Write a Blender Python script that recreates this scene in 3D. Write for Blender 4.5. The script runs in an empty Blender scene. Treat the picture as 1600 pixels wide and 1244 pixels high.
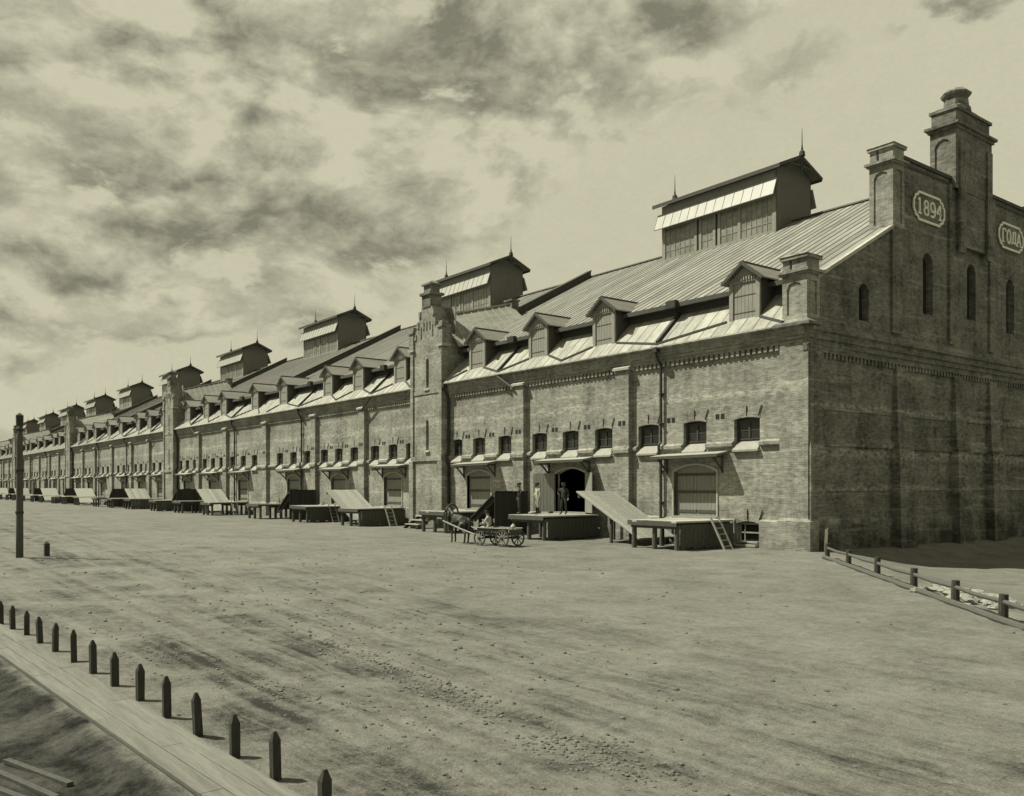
import bpy, bmesh, math, random
from mathutils import Vector, Matrix, noise
from mathutils.geometry import tessellate_polygon
R = math.radians
random.seed(7)
scene = bpy.context.scene
col = scene.collection
PI = math.pi

# ------------------------------------------------------------------ camera
TH = R(37.5306)
cd_ = bpy.data.cameras.new('camera')
cam = bpy.data.objects.new('camera', cd_); col.objects.link(cam)
cam.location = (22.42, -33.36, 2.8)
cam.rotation_euler = (R(90), 0, R(90) - TH)
cd_.sensor_width = 36; cd_.lens = 1374.35 / 1600 * 36
cd_.shift_y = (761 - 622) / 1600
cd_.clip_end = 5000
scene.camera = cam

# ------------------------------------------------------------------ sun, sky, exposure
LT = (1.0, 0.98, 0.83)          # toned print: warm, slightly green light
SUN_AZ, SUN_EL = R(44), R(56)    # direction the light travels in plan, elevation
sd = bpy.data.lights.new('sun', 'SUN'); sd.energy = 5.0; sd.angle = R(0.5); sd.color = LT
sun = bpy.data.objects.new('sun', sd); col.objects.link(sun)
ldir = Vector((math.cos(SUN_AZ) * math.cos(SUN_EL), math.sin(SUN_AZ) * math.cos(SUN_EL), -math.sin(SUN_EL)))
sun.rotation_euler = ldir.to_track_quat('-Z', 'Y').to_euler()
scene.view_settings.view_transform = 'Standard'
scene.view_settings.look = 'None'
scene.view_settings.exposure = 0.6
scene.view_settings.gamma = 1.0
scene.view_settings.use_curve_mapping = False

w = bpy.data.worlds.new('World'); scene.world = w; w.use_nodes = True
nt = w.node_tree; N = nt.nodes; L = nt.links
N.clear()
def wn(t, **k):
    n = N.new(t)
    for a, b in k.items(): setattr(n, a, b)
    return n
def wmath(op, a, b=None, c=None, clamp=False):
    n = wn('ShaderNodeMath', operation=op, use_clamp=clamp)
    for i, v in enumerate((a, b, c)):
        if v is None: continue
        if isinstance(v, (int, float)): n.inputs[i].default_value = v
        else: L.new(v, n.inputs[i])
    return n.outputs[0]
def wvec(op, a, b=None):
    n = wn('ShaderNodeVectorMath', operation=op)
    for i, v in enumerate((a, b)):
        if v is None: continue
        if isinstance(v, tuple): n.inputs[i].default_value = v
        else: L.new(v, n.inputs[i])
    return n
def wmap(v, a, b, c, d):
    n = wn('ShaderNodeMapRange'); n.interpolation_type = 'SMOOTHSTEP'
    L.new(v, n.inputs[0])
    for i, x in enumerate((a, b, c, d)): n.inputs[1 + i].default_value = x
    return n.outputs[0]
tc = wn('ShaderNodeTexCoord')
D = wvec('NORMALIZE', tc.outputs['Generated']).outputs[0]
sep = wn('ShaderNodeSeparateXYZ'); L.new(D, sep.inputs[0])
dz = wmath('MAXIMUM', sep.outputs[2], 0.0)
Rv = (math.sin(TH), math.cos(TH), 0); Fv = (-math.cos(TH), math.sin(TH), 0)
lat = wvec('DOT_PRODUCT', D, Rv).outputs['Value']
# cloud field: noise in view-direction space, drawn out a little along the wind
fw = wvec('DOT_PRODUCT', D, Fv).outputs['Value']
pl = wn('ShaderNodeCombineXYZ')
L.new(wmath('ADD', wmath('MULTIPLY', lat, 0.90), wmath('MULTIPLY', dz, -0.45)), pl.inputs[0])
L.new(wmath('ADD', wmath('MULTIPLY', dz, 1.45), wmath('MULTIPLY', lat, 0.18)), pl.inputs[1])
L.new(fw, pl.inputs[2])
def wnoise(vec, scale, detail=6, rough=.55, dist=0.0, off=(0, 0, 0)):
    a = wvec('ADD', vec, off).outputs[0]
    n = wn('ShaderNodeTexNoise'); n.inputs['Scale'].default_value = scale
    n.inputs['Detail'].default_value = detail; n.inputs['Roughness'].default_value = rough
    n.inputs['Distortion'].default_value = dist
    L.new(a, n.inputs['Vector']); return n.outputs['Fac']
P = pl.outputs[0]
OFF = (2.9, 1.2, 3.3)
big = wnoise(P, 2.6, 3, .5, 0.0, OFF)
med = wnoise(P, 5.2, 10, .62, 0.25, OFF)
med2 = wnoise(P, 5.2, 10, .62, 0.25, (OFF[0] + .030, OFF[1] + .042, OFF[2]))
fine = wnoise(P, 34, 8, .66, 0.8, OFF)
def wpuff(off):                                # rounded billows: an inverted ridged noise
    v_ = wn('ShaderNodeTexNoise'); v_.noise_type = 'RIDGED_MULTIFRACTAL'
    v_.inputs['Scale'].default_value = 4.6; v_.inputs['Detail'].default_value = 5; v_.inputs['Roughness'].default_value = .58
    v_.inputs['Lacunarity'].default_value = 2.15; v_.inputs['Offset'].default_value = .9; v_.inputs['Gain'].default_value = 1.4; v_.inputs['Distortion'].default_value = .15
    L.new(wvec('ADD', P, off).outputs[0], v_.inputs['Vector'])
    return wmath('SUBTRACT', 1.0, wmath('MULTIPLY', v_.outputs['Fac'], .55))
pf = wpuff(OFF); pf2 = wpuff((OFF[0] + .022, OFF[1] + .034, OFF[2]))
grain = wnoise(P, 210, 3, .6, 0.0, OFF)
# cover grows with height above the horizon and towards the left
edge = wmath('SUBTRACT', dz, wmath('MULTIPLY_ADD', lat, 0.42, 0.312))
cov = wmath('ADD', wmath('MINIMUM', wmath('MULTIPLY', edge, 4.6), .40), wmath('MULTIPLY', wmath('SUBTRACT', big, .5), 1.0))
cov = wmath('ADD', cov, wmath('MULTIPLY', wmath('SUBTRACT', med, .5), 2.5))
cov = wmath('ADD', cov, wmath('MULTIPLY', wmath('SUBTRACT', fine, .5), .40))
cov = wmath('ADD', cov, wmath('MULTIPLY', wmath('SUBTRACT', pf, .45), .55))
mask = wmap(cov, -0.06, 0.22, 0, 1)
relief = wmath('ADD', wmath('MULTIPLY', wmath('SUBTRACT', med2, med), .55), wmath('MULTIPLY', wmath('SUBTRACT', pf2, pf), .22))
relief = wmath('MINIMUM', wmath('MAXIMUM', relief, -.09), .09)
inner = wnoise(P, 4.1, 6, .60, 0.4, (5.7, 2.2, 8.8))
shade = wmath('ADD', wmath('MULTIPLY', relief, -2.3), wmath('MULTIPLY', wmath('SUBTRACT', fine, .5), .34))
shade = wmath('ADD', shade, wmath('MULTIPLY', wmath('SUBTRACT', inner, .5), .48))
cloudv = wmath('ADD', shade, 0.435)
cloudv = wmath('MINIMUM', wmath('MAXIMUM', cloudv, .215), .59)
sky = wn('ShaderNodeTexSky', sky_type='NISHITA'); sky.sun_disc = False
sky.sun_elevation = SUN_EL; sky.sun_rotation = math.atan2(-ldir.x, -ldir.y)
sky.dust_density = 4.0; sky.air_density = 1.0
bw = wn('ShaderNodeRGBToBW'); L.new(sky.outputs[0], bw.inputs[0])
haze = wnoise(P, 1.1, 4, .5, 0, (9.2, 1.1, 4.0))
clear = wmath('MINIMUM', wmath('MULTIPLY_ADD', bw.outputs[0], 0.012, 0.53), .60)
clear = wmath('ADD', clear, wmath('MULTIPLY', wmath('SUBTRACT', haze, .5), .14))
clear = wmath('ADD', clear, wmath('MULTIPLY', wmath('SUBTRACT', fine, .5), .06))
clear = wmath('ADD', clear, wmath('MULTIPLY', wmath('SUBTRACT', grain, .5), .07))
cloudv = wmath('ADD', cloudv, wmath('MULTIPLY', wmath('SUBTRACT', grain, .5), .05))
val = wmath('ADD', wmath('MULTIPLY', cloudv, mask), wmath('MULTIPLY', clear, wmath('SUBTRACT', 1.0, mask)))
tint = wn('ShaderNodeMix', data_type='RGBA', blend_type='MULTIPLY'); tint.inputs[0].default_value = 1
cmb = wn('ShaderNodeCombineColor')
for i in range(3): L.new(val, cmb.inputs[i])
L.new(cmb.outputs[0], tint.inputs[6]); tint.inputs[7].default_value = (1.0, .965, .70, 1)
bg = wn('ShaderNodeBackground'); L.new(tint.outputs[2], bg.inputs[0]); bg.inputs[1].default_value = 0.665
out = wn('ShaderNodeOutputWorld'); L.new(bg.outputs[0], out.inputs[0])

# ------------------------------------------------------------------ materials
MT = (1.0, 0.99, 0.845); ALB = .78
def tone(g): return (g * MT[0], g * MT[1], g * MT[2], 1)
MATS = {}
class MatB:
    def __init__(s, name, rough=.85, spec=.3, metal=0):
        m = bpy.data.materials.new(name); m.use_nodes = True
        s.m = m; s.nt = m.node_tree; s.N = s.nt.nodes; s.L = s.nt.links
        s.b = s.N['Principled BSDF']; s.b.inputs['Roughness'].default_value = rough
        s.b.inputs['Specular IOR Level'].default_value = spec; s.b.inputs['Metallic'].default_value = metal
        g = s.N.new('ShaderNodeNewGeometry'); s.pos = g.outputs['Position']
        s.geo = g
        s.h = None
        MATS[name] = m
    def link(s, i, v):
        if isinstance(v, (int, float)): i.default_value = v
        elif isinstance(v, tuple): i.default_value = v
        else: s.L.new(v, i)
    def math(s, op, a, b=None, clamp=False):
        n = s.N.new('ShaderNodeMath'); n.operation = op; n.use_clamp = clamp
        s.link(n.inputs[0], a)
        if b is not None: s.link(n.inputs[1], b)
        return n.outputs[0]
    def scale(s, v, sc, off=(0, 0, 0), rot=0):
        n = s.N.new('ShaderNodeMapping'); s.L.new(v, n.inputs[0])
        n.inputs['Scale'].default_value = sc; n.inputs['Location'].default_value = off
        n.inputs['Rotation'].default_value = (0, 0, rot)
        return n.outputs[0]
    def noise(s, scale, detail=4, rough=.55, vec=None, dist=0):
        n = s.N.new('ShaderNodeTexNoise'); n.inputs['Scale'].default_value = scale
        n.inputs['Detail'].default_value = detail; n.inputs['Roughness'].default_value = rough
        n.inputs['Distortion'].default_value = dist
        s.L.new(vec or s.pos, n.inputs['Vector']); return n.outputs['Fac']
    def rng(s, v, a, b, c, d):
        n = s.N.new('ShaderNodeMapRange'); s.L.new(v, n.inputs[0])
        for i, x in enumerate((a, b, c, d)): n.inputs[1 + i].default_value = x
        return n.outputs[0]
    def xyz(s):
        n = s.N.new('ShaderNodeSeparateXYZ'); s.L.new(s.pos, n.inputs[0]); return n.outputs
    def comb(s, x, y, z=0.0):
        n = s.N.new('ShaderNodeCombineXYZ'); s.link(n.inputs[0], x); s.link(n.inputs[1], y); s.link(n.inputs[2], z)
        return n.outputs[0]
    def finish(s, val, bump=None, strength=.5, dist=.02):
        c = s.N.new('ShaderNodeCombineColor')
        for i in range(3): s.L.new(s.math('MULTIPLY', val, MT[i] * ALB), c.inputs[i])
        s.L.new(c.outputs[0], s.b.inputs['Base Color'])
        if bump is not None:
            n = s.N.new('ShaderNodeBump'); n.inputs['Strength'].default_value = strength
            n.inputs['Distance'].default_value = dist
            s.L.new(bump, n.inputs['Height']); s.L.new(n.outputs[0], s.b.inputs['Normal'])
        return s.m
def simple(name, g, var=.25, nscale=6, rough=.85, spec=.3, bump=.3, metal=0, stretch=(1, 1, 1), bd=.02):
    b = MatB(name, rough, spec, metal)
    v = b.scale(b.pos, stretch)
    n = b.noise(nscale, 6, .6, v); n2 = b.noise(nscale * 7, 3, .6, v)
    k = b.math('ADD', b.rng(n, .25, .75, 1 - var, 1 + var), b.rng(n2, .3, .7, -var * .35, var * .35))
    return b.finish(b.math('MULTIPLY', k, g), n2, bump, bd)

def brick_mat(name, base, mortar, stain=1.0, bands=((7.2, .22, .30),), damp_shade=.25):
    b = MatB(name, .92, .2)
    o = b.xyz()
    u = b.math('ADD', o[0], o[1])
    vec = b.comb(u, o[2], 0.0)
    t = b.N.new('ShaderNodeTexBrick'); b.L.new(vec, t.inputs['Vector'])
    t.inputs['Color1'].default_value = (base * .80,) * 3 + (1,)
    t.inputs['Color2'].default_value = (base * 1.22,) * 3 + (1,)
    t.inputs['Mortar'].default_value = (mortar,) * 3 + (1,)
    t.inputs['Scale'].default_value = 1.0
    t.inputs['Brick Width'].default_value = .27; t.inputs['Row Height'].default_value = .078
    t.inputs['Mortar Size'].default_value = .0065; t.inputs['Mortar Smooth'].default_value = .2
    t.inputs['Bias'].default_value = -.1
    bwn = b.N.new('ShaderNodeRGBToBW'); b.L.new(t.outputs['Color'], bwn.inputs[0])
    # blotchy firing differences, damp and pale salts that run along the courses
    n1 = b.noise(.55, 5, .6, b.scale(vec, (1, 1.2, 1)))
    n2 = b.noise(3.2, 6, .65, b.scale(vec, (1, 1.6, 1)))
    n3 = b.noise(1.0, 4, .6, b.scale(vec, (.16, 2.6, 1), (3, 1, 0)))
    n4 = b.noise(1.0, 5, .6, b.scale(vec, (2.6, .22, 1), (7, 2, 0)))
    n5 = b.noise(26, 2, .7, vec)
    k = b.math('ADD', b.rng(n1, .32, .68, -.24 * stain, .24 * stain), b.rng(n2, .34, .66, -.19 * stain, .19 * stain))
    k = b.math('ADD', k, b.rng(n4, .38, .70, .08, -.14 * stain))
    k = b.math('ADD', k, b.rng(n5, .34, .66, -.19 * stain, .19 * stain))
    k = b.math('ADD', k, b.rng(n3, .57, .74, 0, .6 * stain))
    # pale runs of salts along some courses, damp plus painted shade at the foot
    for zc, wd, amt in bands:
        band = b.math('ABSOLUTE', b.math('SUBTRACT', o[2], b.math('ADD', zc, b.rng(n1, .3, .7, -.15, .15))))
        band = b.math('MULTIPLY', b.rng(band, .15 * wd, wd, amt, 0), b.rng(n2, .36, .58, 0, 1))
        k = b.math('ADD', k, band)
    dm_ = b.math('MULTIPLY', b.rng(b.math('ADD', o[2], b.rng(n1, .3, .7, -.6, .6)), .2, 1.5, damp_shade, 0), b.rng(n2, .3, .7, .6, 1.1))
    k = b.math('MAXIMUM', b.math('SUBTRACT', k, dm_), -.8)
    val = b.math('MULTIPLY', bwn.outputs[0], b.math('ADD', k, 1.0))
    h = b.math('ADD', b.math('MULTIPLY', t.outputs['Fac'], -1.0), b.math('MULTIPLY', n5, .5))
    return b.finish(val, h, .55, .012)
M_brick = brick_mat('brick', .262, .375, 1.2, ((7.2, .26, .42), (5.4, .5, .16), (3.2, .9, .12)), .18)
M_brickshade = brick_mat('brick_end_shaded', .165, .24, 1.6, ((6.42, .20, .8), (4.35, .40, .9), (2.75, .25, .7), (3.6, .5, .3), (8.0, .6, .15)), .55)  # same brick, base darkened to paint in the end wall's shade
M_stone = simple('pale_stone', .32, .18, 3, bump=.3)
M_lime = simple('limewashed_brick', .40, .22, 4, bump=.35)
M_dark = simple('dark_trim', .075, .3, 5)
M_zinc = simple('lower_roof_sheet', .37, .16, 1.6, rough=.55, spec=.5, bump=.15, stretch=(1, .35, .35))
M_roof = simple('upper_roof_sheet', .205, .25, 1.4, rough=.6, spec=.4, bump=.2, stretch=(1.4, .25, .25))
M_seam = simple('roof_seam', .17, .2, 3, rough=.6)
M_wood = simple('weathered_wood', .30, .28, 3, bump=.5, stretch=(.6, 5, 5))
M_woody = simple('weathered_wood_deck', .37, .25, 3, bump=.5, stretch=(5, .6, 5))
M_wooddk = simple('dark_wood', .085, .35, 5, bump=.6, stretch=(5, 5, .8))
M_post = simple('tarred_post', .06, .4, 9, bump=.8, stretch=(3, 3, .6))
M_pole = simple('pole_wood', .105, .35, 5, bump=.7, stretch=(5, 5, .5))
M_shut = simple('shutter_board', .29, .22, 2.5, bump=.35, stretch=(6, 6, .6))
M_door = simple('door_board', .25, .25, 2.5, bump=.35, stretch=(6, 6, .6))
M_frame = simple('painted_frame', .30, .18, 4, bump=.2)
M_wfr = simple('window_frame', .06, .3, 4)
M_iron = simple('black_iron', .035, .3, 8, rough=.6, spec=.4)
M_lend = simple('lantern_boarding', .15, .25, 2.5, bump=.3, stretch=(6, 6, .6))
M_glass = simple('dusty_glass', .26, .45, 1.7, rough=.28, spec=.6, bump=.06)
M_glassd = simple('dark_glass', .028, .4, 2.0, rough=.25, spec=.5, bump=.05)
M_void = simple('void_dark', .02, .2, 3)  # near-black standing in for the unlit depth of openings; also eyes
M_white = simple('white_paint', .85, .12, 8)
M_skin = simple('skin', .24, .08, 12)
M_shirtw = simple('pale_shirt', .42, .12, 9)
M_shirtd = simple('dark_coat', .035, .2, 9)
M_trousw = simple('pale_trousers', .40, .12, 9)
M_trousd = simple('dark_trousers', .045, .2, 9)
M_boot = simple('black_boot', .02, .2, 9, rough=.5)
M_straw = simple('straw', .48, .25, 20, bump=.8)
M_rubst = simple('heap_stone', .30, .4, 3.0, bump=.8, bd=.05)
M_clod = simple('dry_clod', .165, .45, 9, bump=.8, bd=.03)
M_rubble = simple('rubble_stone', .19, .45, 2.2, bump=.8, bd=.05)

def horse_mat():
    b = MatB('horse_coat', .7, .3)
    n = b.noise(3.2, 3, .5); n2 = b.noise(30, 3, .6)
    k = b.math('ADD', b.rng(n, .48, .66, .035, .16), b.rng(n2, .3, .7, -.01, .01))
    return b.finish(k, n2, .3, .005)
M_horse = horse_mat()

def plank_mat(name, base, jitter=.25, along=(.35, 6, 6), amp=.25):
    b = MatB(name, .88, .25)
    oi = b.N.new('ShaderNodeObjectInfo')
    v = b.scale(b.pos, along)
    n = b.noise(2.2, 7, .65, v); n2 = b.noise(14, 4, .6, v)
    k = b.math('ADD', b.rng(n, .30, .70, 1 - amp, 1 + amp), b.rng(n2, .3, .7, -.14, .14))
    k = b.math('MULTIPLY', k, b.rng(oi.outputs['Random'], 0, 1, 1 - jitter, 1 + jitter))
    return b.finish(b.math('MULTIPLY', k, base), n2, .5, .012)
M_plank = plank_mat('footpath_board', .168, .07)
M_deck = plank_mat('platform_board', .42, .20, (6, .35, 6))
M_rampshade = plank_mat('shaded_chute_board', .045, .2, (.35, 6, 6))  # chute boards darkened to paint in the unlit underside
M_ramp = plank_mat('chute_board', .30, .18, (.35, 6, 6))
M_sheetu = plank_mat('upper_roof_panel', .235, .20, (.8, .15, .15), .34)
M_sheetl = plank_mat('lower_roof_panel', .36, .13, (.8, .3, .3), .30)

def ground_mat():
    b = MatB('sandy_ground', .97, .1)
    o = b.xyz()
    v = b.comb(o[0], o[1], 0.0)
    # the yard is worn by carts running along the warehouse: tracks drawn out along that line
    wob = b.noise(.05, 2, .5, v)
    fan = b.math('MULTIPLY', b.rng(o[1], -31.0, -24.0, -.06, .07), b.math('SUBTRACT', o[0], 9.0))
    yw = b.math('ADD', b.math('ADD', o[1], fan), b.math('MULTIPLY', wob, 1.6))
    vw = b.comb(o[0], yw, 0.0)
    tr = b.noise(1.0, 6, .60, b.scale(vw, (.055, 1.5, 1)), .25)
    tr2 = b.noise(1.0, 7, .66, b.scale(vw, (.16, 5.0, 1), (4, 2, 0)), .3)
    bl = b.noise(.13, 5, .6, v, .5); bl2 = b.noise(.9, 8, .68, v, .4)
    gr = b.noise(5.5, 8, .75, v); gr2 = b.noise(30, 4, .75, v)
    spots = b.noise(2.6, 3, .6, v)
    near = b.rng(o[1], -24.5, -18.0, 1, .25)
    mid = b.noise(.55, 7, .70, v, .3)
    some = b.math('MULTIPLY', b.rng(bl, .36, .62, 1.1, .35), b.rng(mid, .36, .62, 1.2, .2))
    k = b.math('ADD', b.rng(tr, .45, .62, .05, -.40), b.rng(tr2, .45, .62, .05, -.34))
    k = b.math('MULTIPLY', b.math('MULTIPLY', k, near), some)
    k = b.math('ADD', k, b.rng(bl, .32, .66, -.08, .10))
    k = b.math('ADD', k, b.rng(bl2, .34, .66, -.14, .12))
    k = b.math('ADD', k, b.rng(mid, .36, .64, -.10, .10))
    k = b.math('ADD', k, b.rng(gr, .36, .64, -.19, .19))
    k = b.math('ADD', k, b.rng(gr2, .36, .64, -.24, .24))
    k = b.math('ADD', k, b.rng(spots, .67, .75, 0, -.26))
    # churned wheel lanes in the foreground, each broken up and wandering a little
    lanes = ((-29.6, .055, .20, .40), (-29.0, .03, .16, .46), (-28.5, .0, .22, .36), (-27.9, -.02, .14, .40), (-27.2, -.05, .24, .36), (-26.5, -.035, .14, .40), (-25.7, -.07, .20, .34), (-24.9, -.03, .14, .28), (-24.0, -.08, .26, .22), (-22.6, -.03, .22, .18), (-20.5, -.02, .35, .14))
    for c, sl, wd, amt in lanes:
        ctr = b.math('ADD', b.math('MULTIPLY', o[0], sl), b.math('ADD', b.math('MULTIPLY', wob, 1.6), c - .8 - 9 * sl))
        ln = b.math('ABSOLUTE', b.math('ADD', b.math('SUBTRACT', o[1], ctr), b.rng(bl2, .3, .7, -.07, .07)))
        lane = b.math('MULTIPLY', b.rng(ln, .2 * wd, wd * 1.5, 1, 0), b.math('MULTIPLY', b.rng(mid, .36, .58, 1.1, .05), b.rng(gr, .34, .62, 1.2, .5)))
        k = b.math('SUBTRACT', k, b.math('MULTIPLY', lane, amt * .85))
    k = b.math('MAXIMUM', b.math('ADD', k, 1.0), .22)
    # trodden soil and turf on the far side of the footpath
    side = b.math('SUBTRACT', o[1], b.math('ADD', -31.55, b.math('MULTIPLY', o[0], .052)))
    side = b.math('ADD', side, b.rng(bl2, .3, .7, -.14, .14))
    soil = b.rng(side, -.12, .06, 1, 0)
    soilv = b.math('ADD', .034, b.math('ADD', b.rng(bl2, .36, .62, -.030, .045), b.math('ADD', b.rng(gr, .34, .66, -.022, .03), b.rng(gr2, .34, .66, -.014, .016))))
    soilv = b.math('MAXIMUM', soilv, .012)
    val = b.math('ADD', b.math('MULTIPLY', b.math('MULTIPLY', k, .176), b.math('SUBTRACT', 1.0, soil)), b.math('MULTIPLY', soilv, soil))
    h = b.math('ADD', b.math('MULTIPLY', gr, .9), b.math('MULTIPLY', gr2, .30))
    h = b.math('ADD', h, b.math('MULTIPLY', bl2, .6))
    return b.finish(val, h, .85, .055)
M_ground = ground_mat()

# ------------------------------------------------------------------ mesh helpers
class MB:
    def __init__(s): s.v = []; s.f = []; s.mi = []
    def face(s, pts, mi=0):
        i = len(s.v); s.v += [tuple(p) for p in pts]; s.f.append(tuple(range(i, i + len(pts)))); s.mi.append(mi)
    def box(s, x0, x1, y0, y1, z0, z1, mi=0):
        if x0 > x1: x0, x1 = x1, x0
        if y0 > y1: y0, y1 = y1, y0
        i = len(s.v)
        s.v += [(x0, y0, z0), (x1, y0, z0), (x1, y1, z0), (x0, y1, z0), (x0, y0, z1), (x1, y0, z1), (x1, y1, z1), (x0, y1, z1)]
        for q in ((0, 3, 2, 1), (4, 5, 6, 7), (0, 1, 5, 4), (1, 2, 6, 5), (2, 3, 7, 6), (3, 0, 4, 7)):
            s.f.append(tuple(i + k for k in q)); s.mi.append(mi)
        return s
    def hexa(s, p, mi=0):           # eight corners, bottom ring then top ring
        i = len(s.v); s.v += [tuple(q) for q in p]
        for q in ((0, 3, 2, 1), (4, 5, 6, 7), (0, 1, 5, 4), (1, 2, 6, 5), (2, 3, 7, 6), (3, 0, 4, 7)):
            s.f.append(tuple(i + k for k in q)); s.mi.append(mi)
        return s
    def prism(s, poly, a, b, axis='x', mi=0):   # extrude a 2-D outline along an axis
        def P(u, v, t):
            return {'x': (t, u, v), 'y': (u, t, v), 'z': (u, v, t)}[axis]
        n = len(poly); i = len(s.v)
        s.v += [P(u, v, a) for u, v in poly] + [P(u, v, b) for u, v in poly]
        for k in range(n):
            s.f.append((i + k, i + (k + 1) % n, i + n + (k + 1) % n, i + n + k)); s.mi.append(mi)
        s.f.append(tuple(i + k for k in range(n - 1, -1, -1))); s.mi.append(mi)
        s.f.append(tuple(i + n + k for k in range(n))); s.mi.append(mi)
        return s
    def tube(s, pts, r, seg=8, mi=0, cap=True):
        pts = [Vector(p) for p in pts]; rr = r if isinstance(r, (list, tuple)) else [r] * len(pts)
        rings = []
        up = Vector((0, 0, 1))
        for k, p in enumerate(pts):
            d = (pts[min(k + 1, len(pts) - 1)] - pts[max(k - 1, 0)]).normalized()
            a = d.cross(up) if abs(d.z) < .95 else d.cross(Vector((1, 0, 0)))
            a.normalize(); b = d.cross(a).normalized()
            i = len(s.v)
            s.v += [tuple(p + a * (rr[k] * math.cos(2 * PI * q / seg)) + b * (rr[k] * math.sin(2 * PI * q / seg))) for q in range(seg)]
            rings.append(i)
        for A, B in zip(rings, rings[1:]):
            for q in range(seg):
                s.f.append((A + q, A + (q + 1) % seg, B + (q + 1) % seg, B + q)); s.mi.append(mi)
        if cap:
            s.f.append(tuple(rings[0] + q for q in range(seg - 1, -1, -1))); s.mi.append(mi)
            s.f.append(tuple(rings[-1] + q for q in range(seg))); s.mi.append(mi)
        return s
    def bar(s, a, b, wd, ht, mi=0):   # rectangular bar from a to b
        a = Vector(a); b = Vector(b); d = (b - a).normalized()
        up = Vector((0, 0, 1)) if abs(d.z) < .95 else Vector((0, 1, 0))
        sd_ = d.cross(up).normalized(); u = sd_.cross(d).normalized()
        q = []
        for p in (a, b):
            q += [p - sd_ * wd / 2 - u * ht / 2, p + sd_ * wd / 2 - u * ht / 2, p + sd_ * wd / 2 + u * ht / 2, p - sd_ * wd / 2 + u * ht / 2]
        return s.hexa(q, mi)
    def mesh(s, name, mats, smooth=False):
        me = bpy.data.meshes.new(name); me.from_pydata(s.v, [], s.f)
        mats = mats if isinstance(mats, (list, tuple)) else [mats]
        for m in mats: me.materials.append(m)
        me.polygons.foreach_set('material_index', s.mi)
        if smooth: me.polygons.foreach_set('use_smooth', [True] * len(s.f))
        bm = bmesh.new(); bm.from_mesh(me); bmesh.ops.recalc_face_normals(bm, faces=bm.faces); bm.to_mesh(me); bm.free()
        me.update(); return me
    def build(s, name, mats, parent=None, loc=(0, 0, 0), smooth=False):
        return put(name, s.mesh(name, mats, smooth), parent, loc)
def put(name, me, parent=None, loc=(0, 0, 0), rz=0, scale=None):
    o = bpy.data.objects.new(name, me); col.objects.link(o)
    o.parent = parent; o.location = loc; o.rotation_euler = (0, 0, rz)
    if scale: o.scale = scale
    return o
def tag(o, label=None, cat=None, group=None, kind=None):
    if label: o['label'] = label
    if cat: o['category'] = cat
    if group: o['group'] = group
    if kind: o['kind'] = kind
    return o
def thing(name, label, cat, loc=(0, 0, 0), rz=0, group=None):
    o = put(name, None, None, loc, rz); o.empty_display_size = .3
    return tag(o, label, cat, group)
def arch_hole(c, w, z0, z1, rise, n=8):      # outline of an opening with a segmental or round head
    h = w / 2; pts = [(c - h, z0), (c + h, z0)]
    r = (h * h + rise * rise) / (2 * rise); cz = z1 - r; a = math.asin(min(1, h / r))
    for k in range(n + 1):
        t = a - 2 * a * k / n
        pts.append((c + r * math.sin(t), cz + r * math.cos(t)))
    return pts
def pierced(mb, outer, holes, to3, depth, mi=0, revi=0):
    polys = [[Vector((u, v, 0)) for u, v in outer]] + [[Vector((u, v, 0)) for u, v in h] for h in holes]
    flat = [p for q in polys for p in q]
    i = len(mb.v); mb.v += [to3(p.x, p.y, 0) for p in flat]
    for t in tessellate_polygon(polys): mb.f.append(tuple(i + k for k in t)); mb.mi.append(mi)
    for h in holes:
        n = len(h)
        for k in range(n):
            (u0, v0), (u1, v1) = h[k], h[(k + 1) % n]
            mb.face([to3(u0, v0, 0), to3(u1, v1, 0), to3(u1, v1, depth), to3(u0, v0, depth)], revi)

def sm(a, b, x):
    t = max(0, min(1, (x - a) / (b - a))); return t * t * (3 - 2 * t)
def ground_z(x, y):
    z = -.6 * sm(.2, 5.5, (x + y) / 1.414) * sm(-.5, 3, x)
    ypath = -31.25 + .052 * (x - 5.8)
    z -= .16 * sm(0, .5, ypath - y)
    return z
def ground_h(x, y):
    z = ground_z(x, y)
    dcam = math.hypot(x - 22.4, y + 33.4)
    k = sm(90, 30, dcam)
    if k > 0:
        p = Vector((x * .30, (y + .035 * x + .6 * noise.noise(Vector((x * .05, y * .05, 3)))) * 1.1, 0))
        z += k * (.022 * noise.fractal(p, .9, 2, 5) + .030 * noise.fractal(Vector((x * .9, y * .9, 5)), .8, 2, 5))
        for c, sl, dp in ((-29.0, .03, .03), (-27.9, -.02, .03), (-26.5, -.035, .03), (-24.9, -.03, .025)):
            q = y - (sl * x + c - 9 * sl + .5 * noise.noise(Vector((x * .09, c, 0))))
            z -= k * dp * math.exp(-(q / .13) ** 2) * (.6 + .6 * noise.noise(Vector((x * .7, c, 2)))) - k * .012 * math.exp(-((abs(q) - .24) / .10) ** 2)
        if y > -.9 and y < .2 and x < 1: z += .05 * max(0, .4 + noise.noise(Vector((x * .8, y, 7))))
        if abs(y + 30.45 - .052 * (x - 8)) < .75: z = min(z, ground_z(x, y) - .0)
    return z

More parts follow.
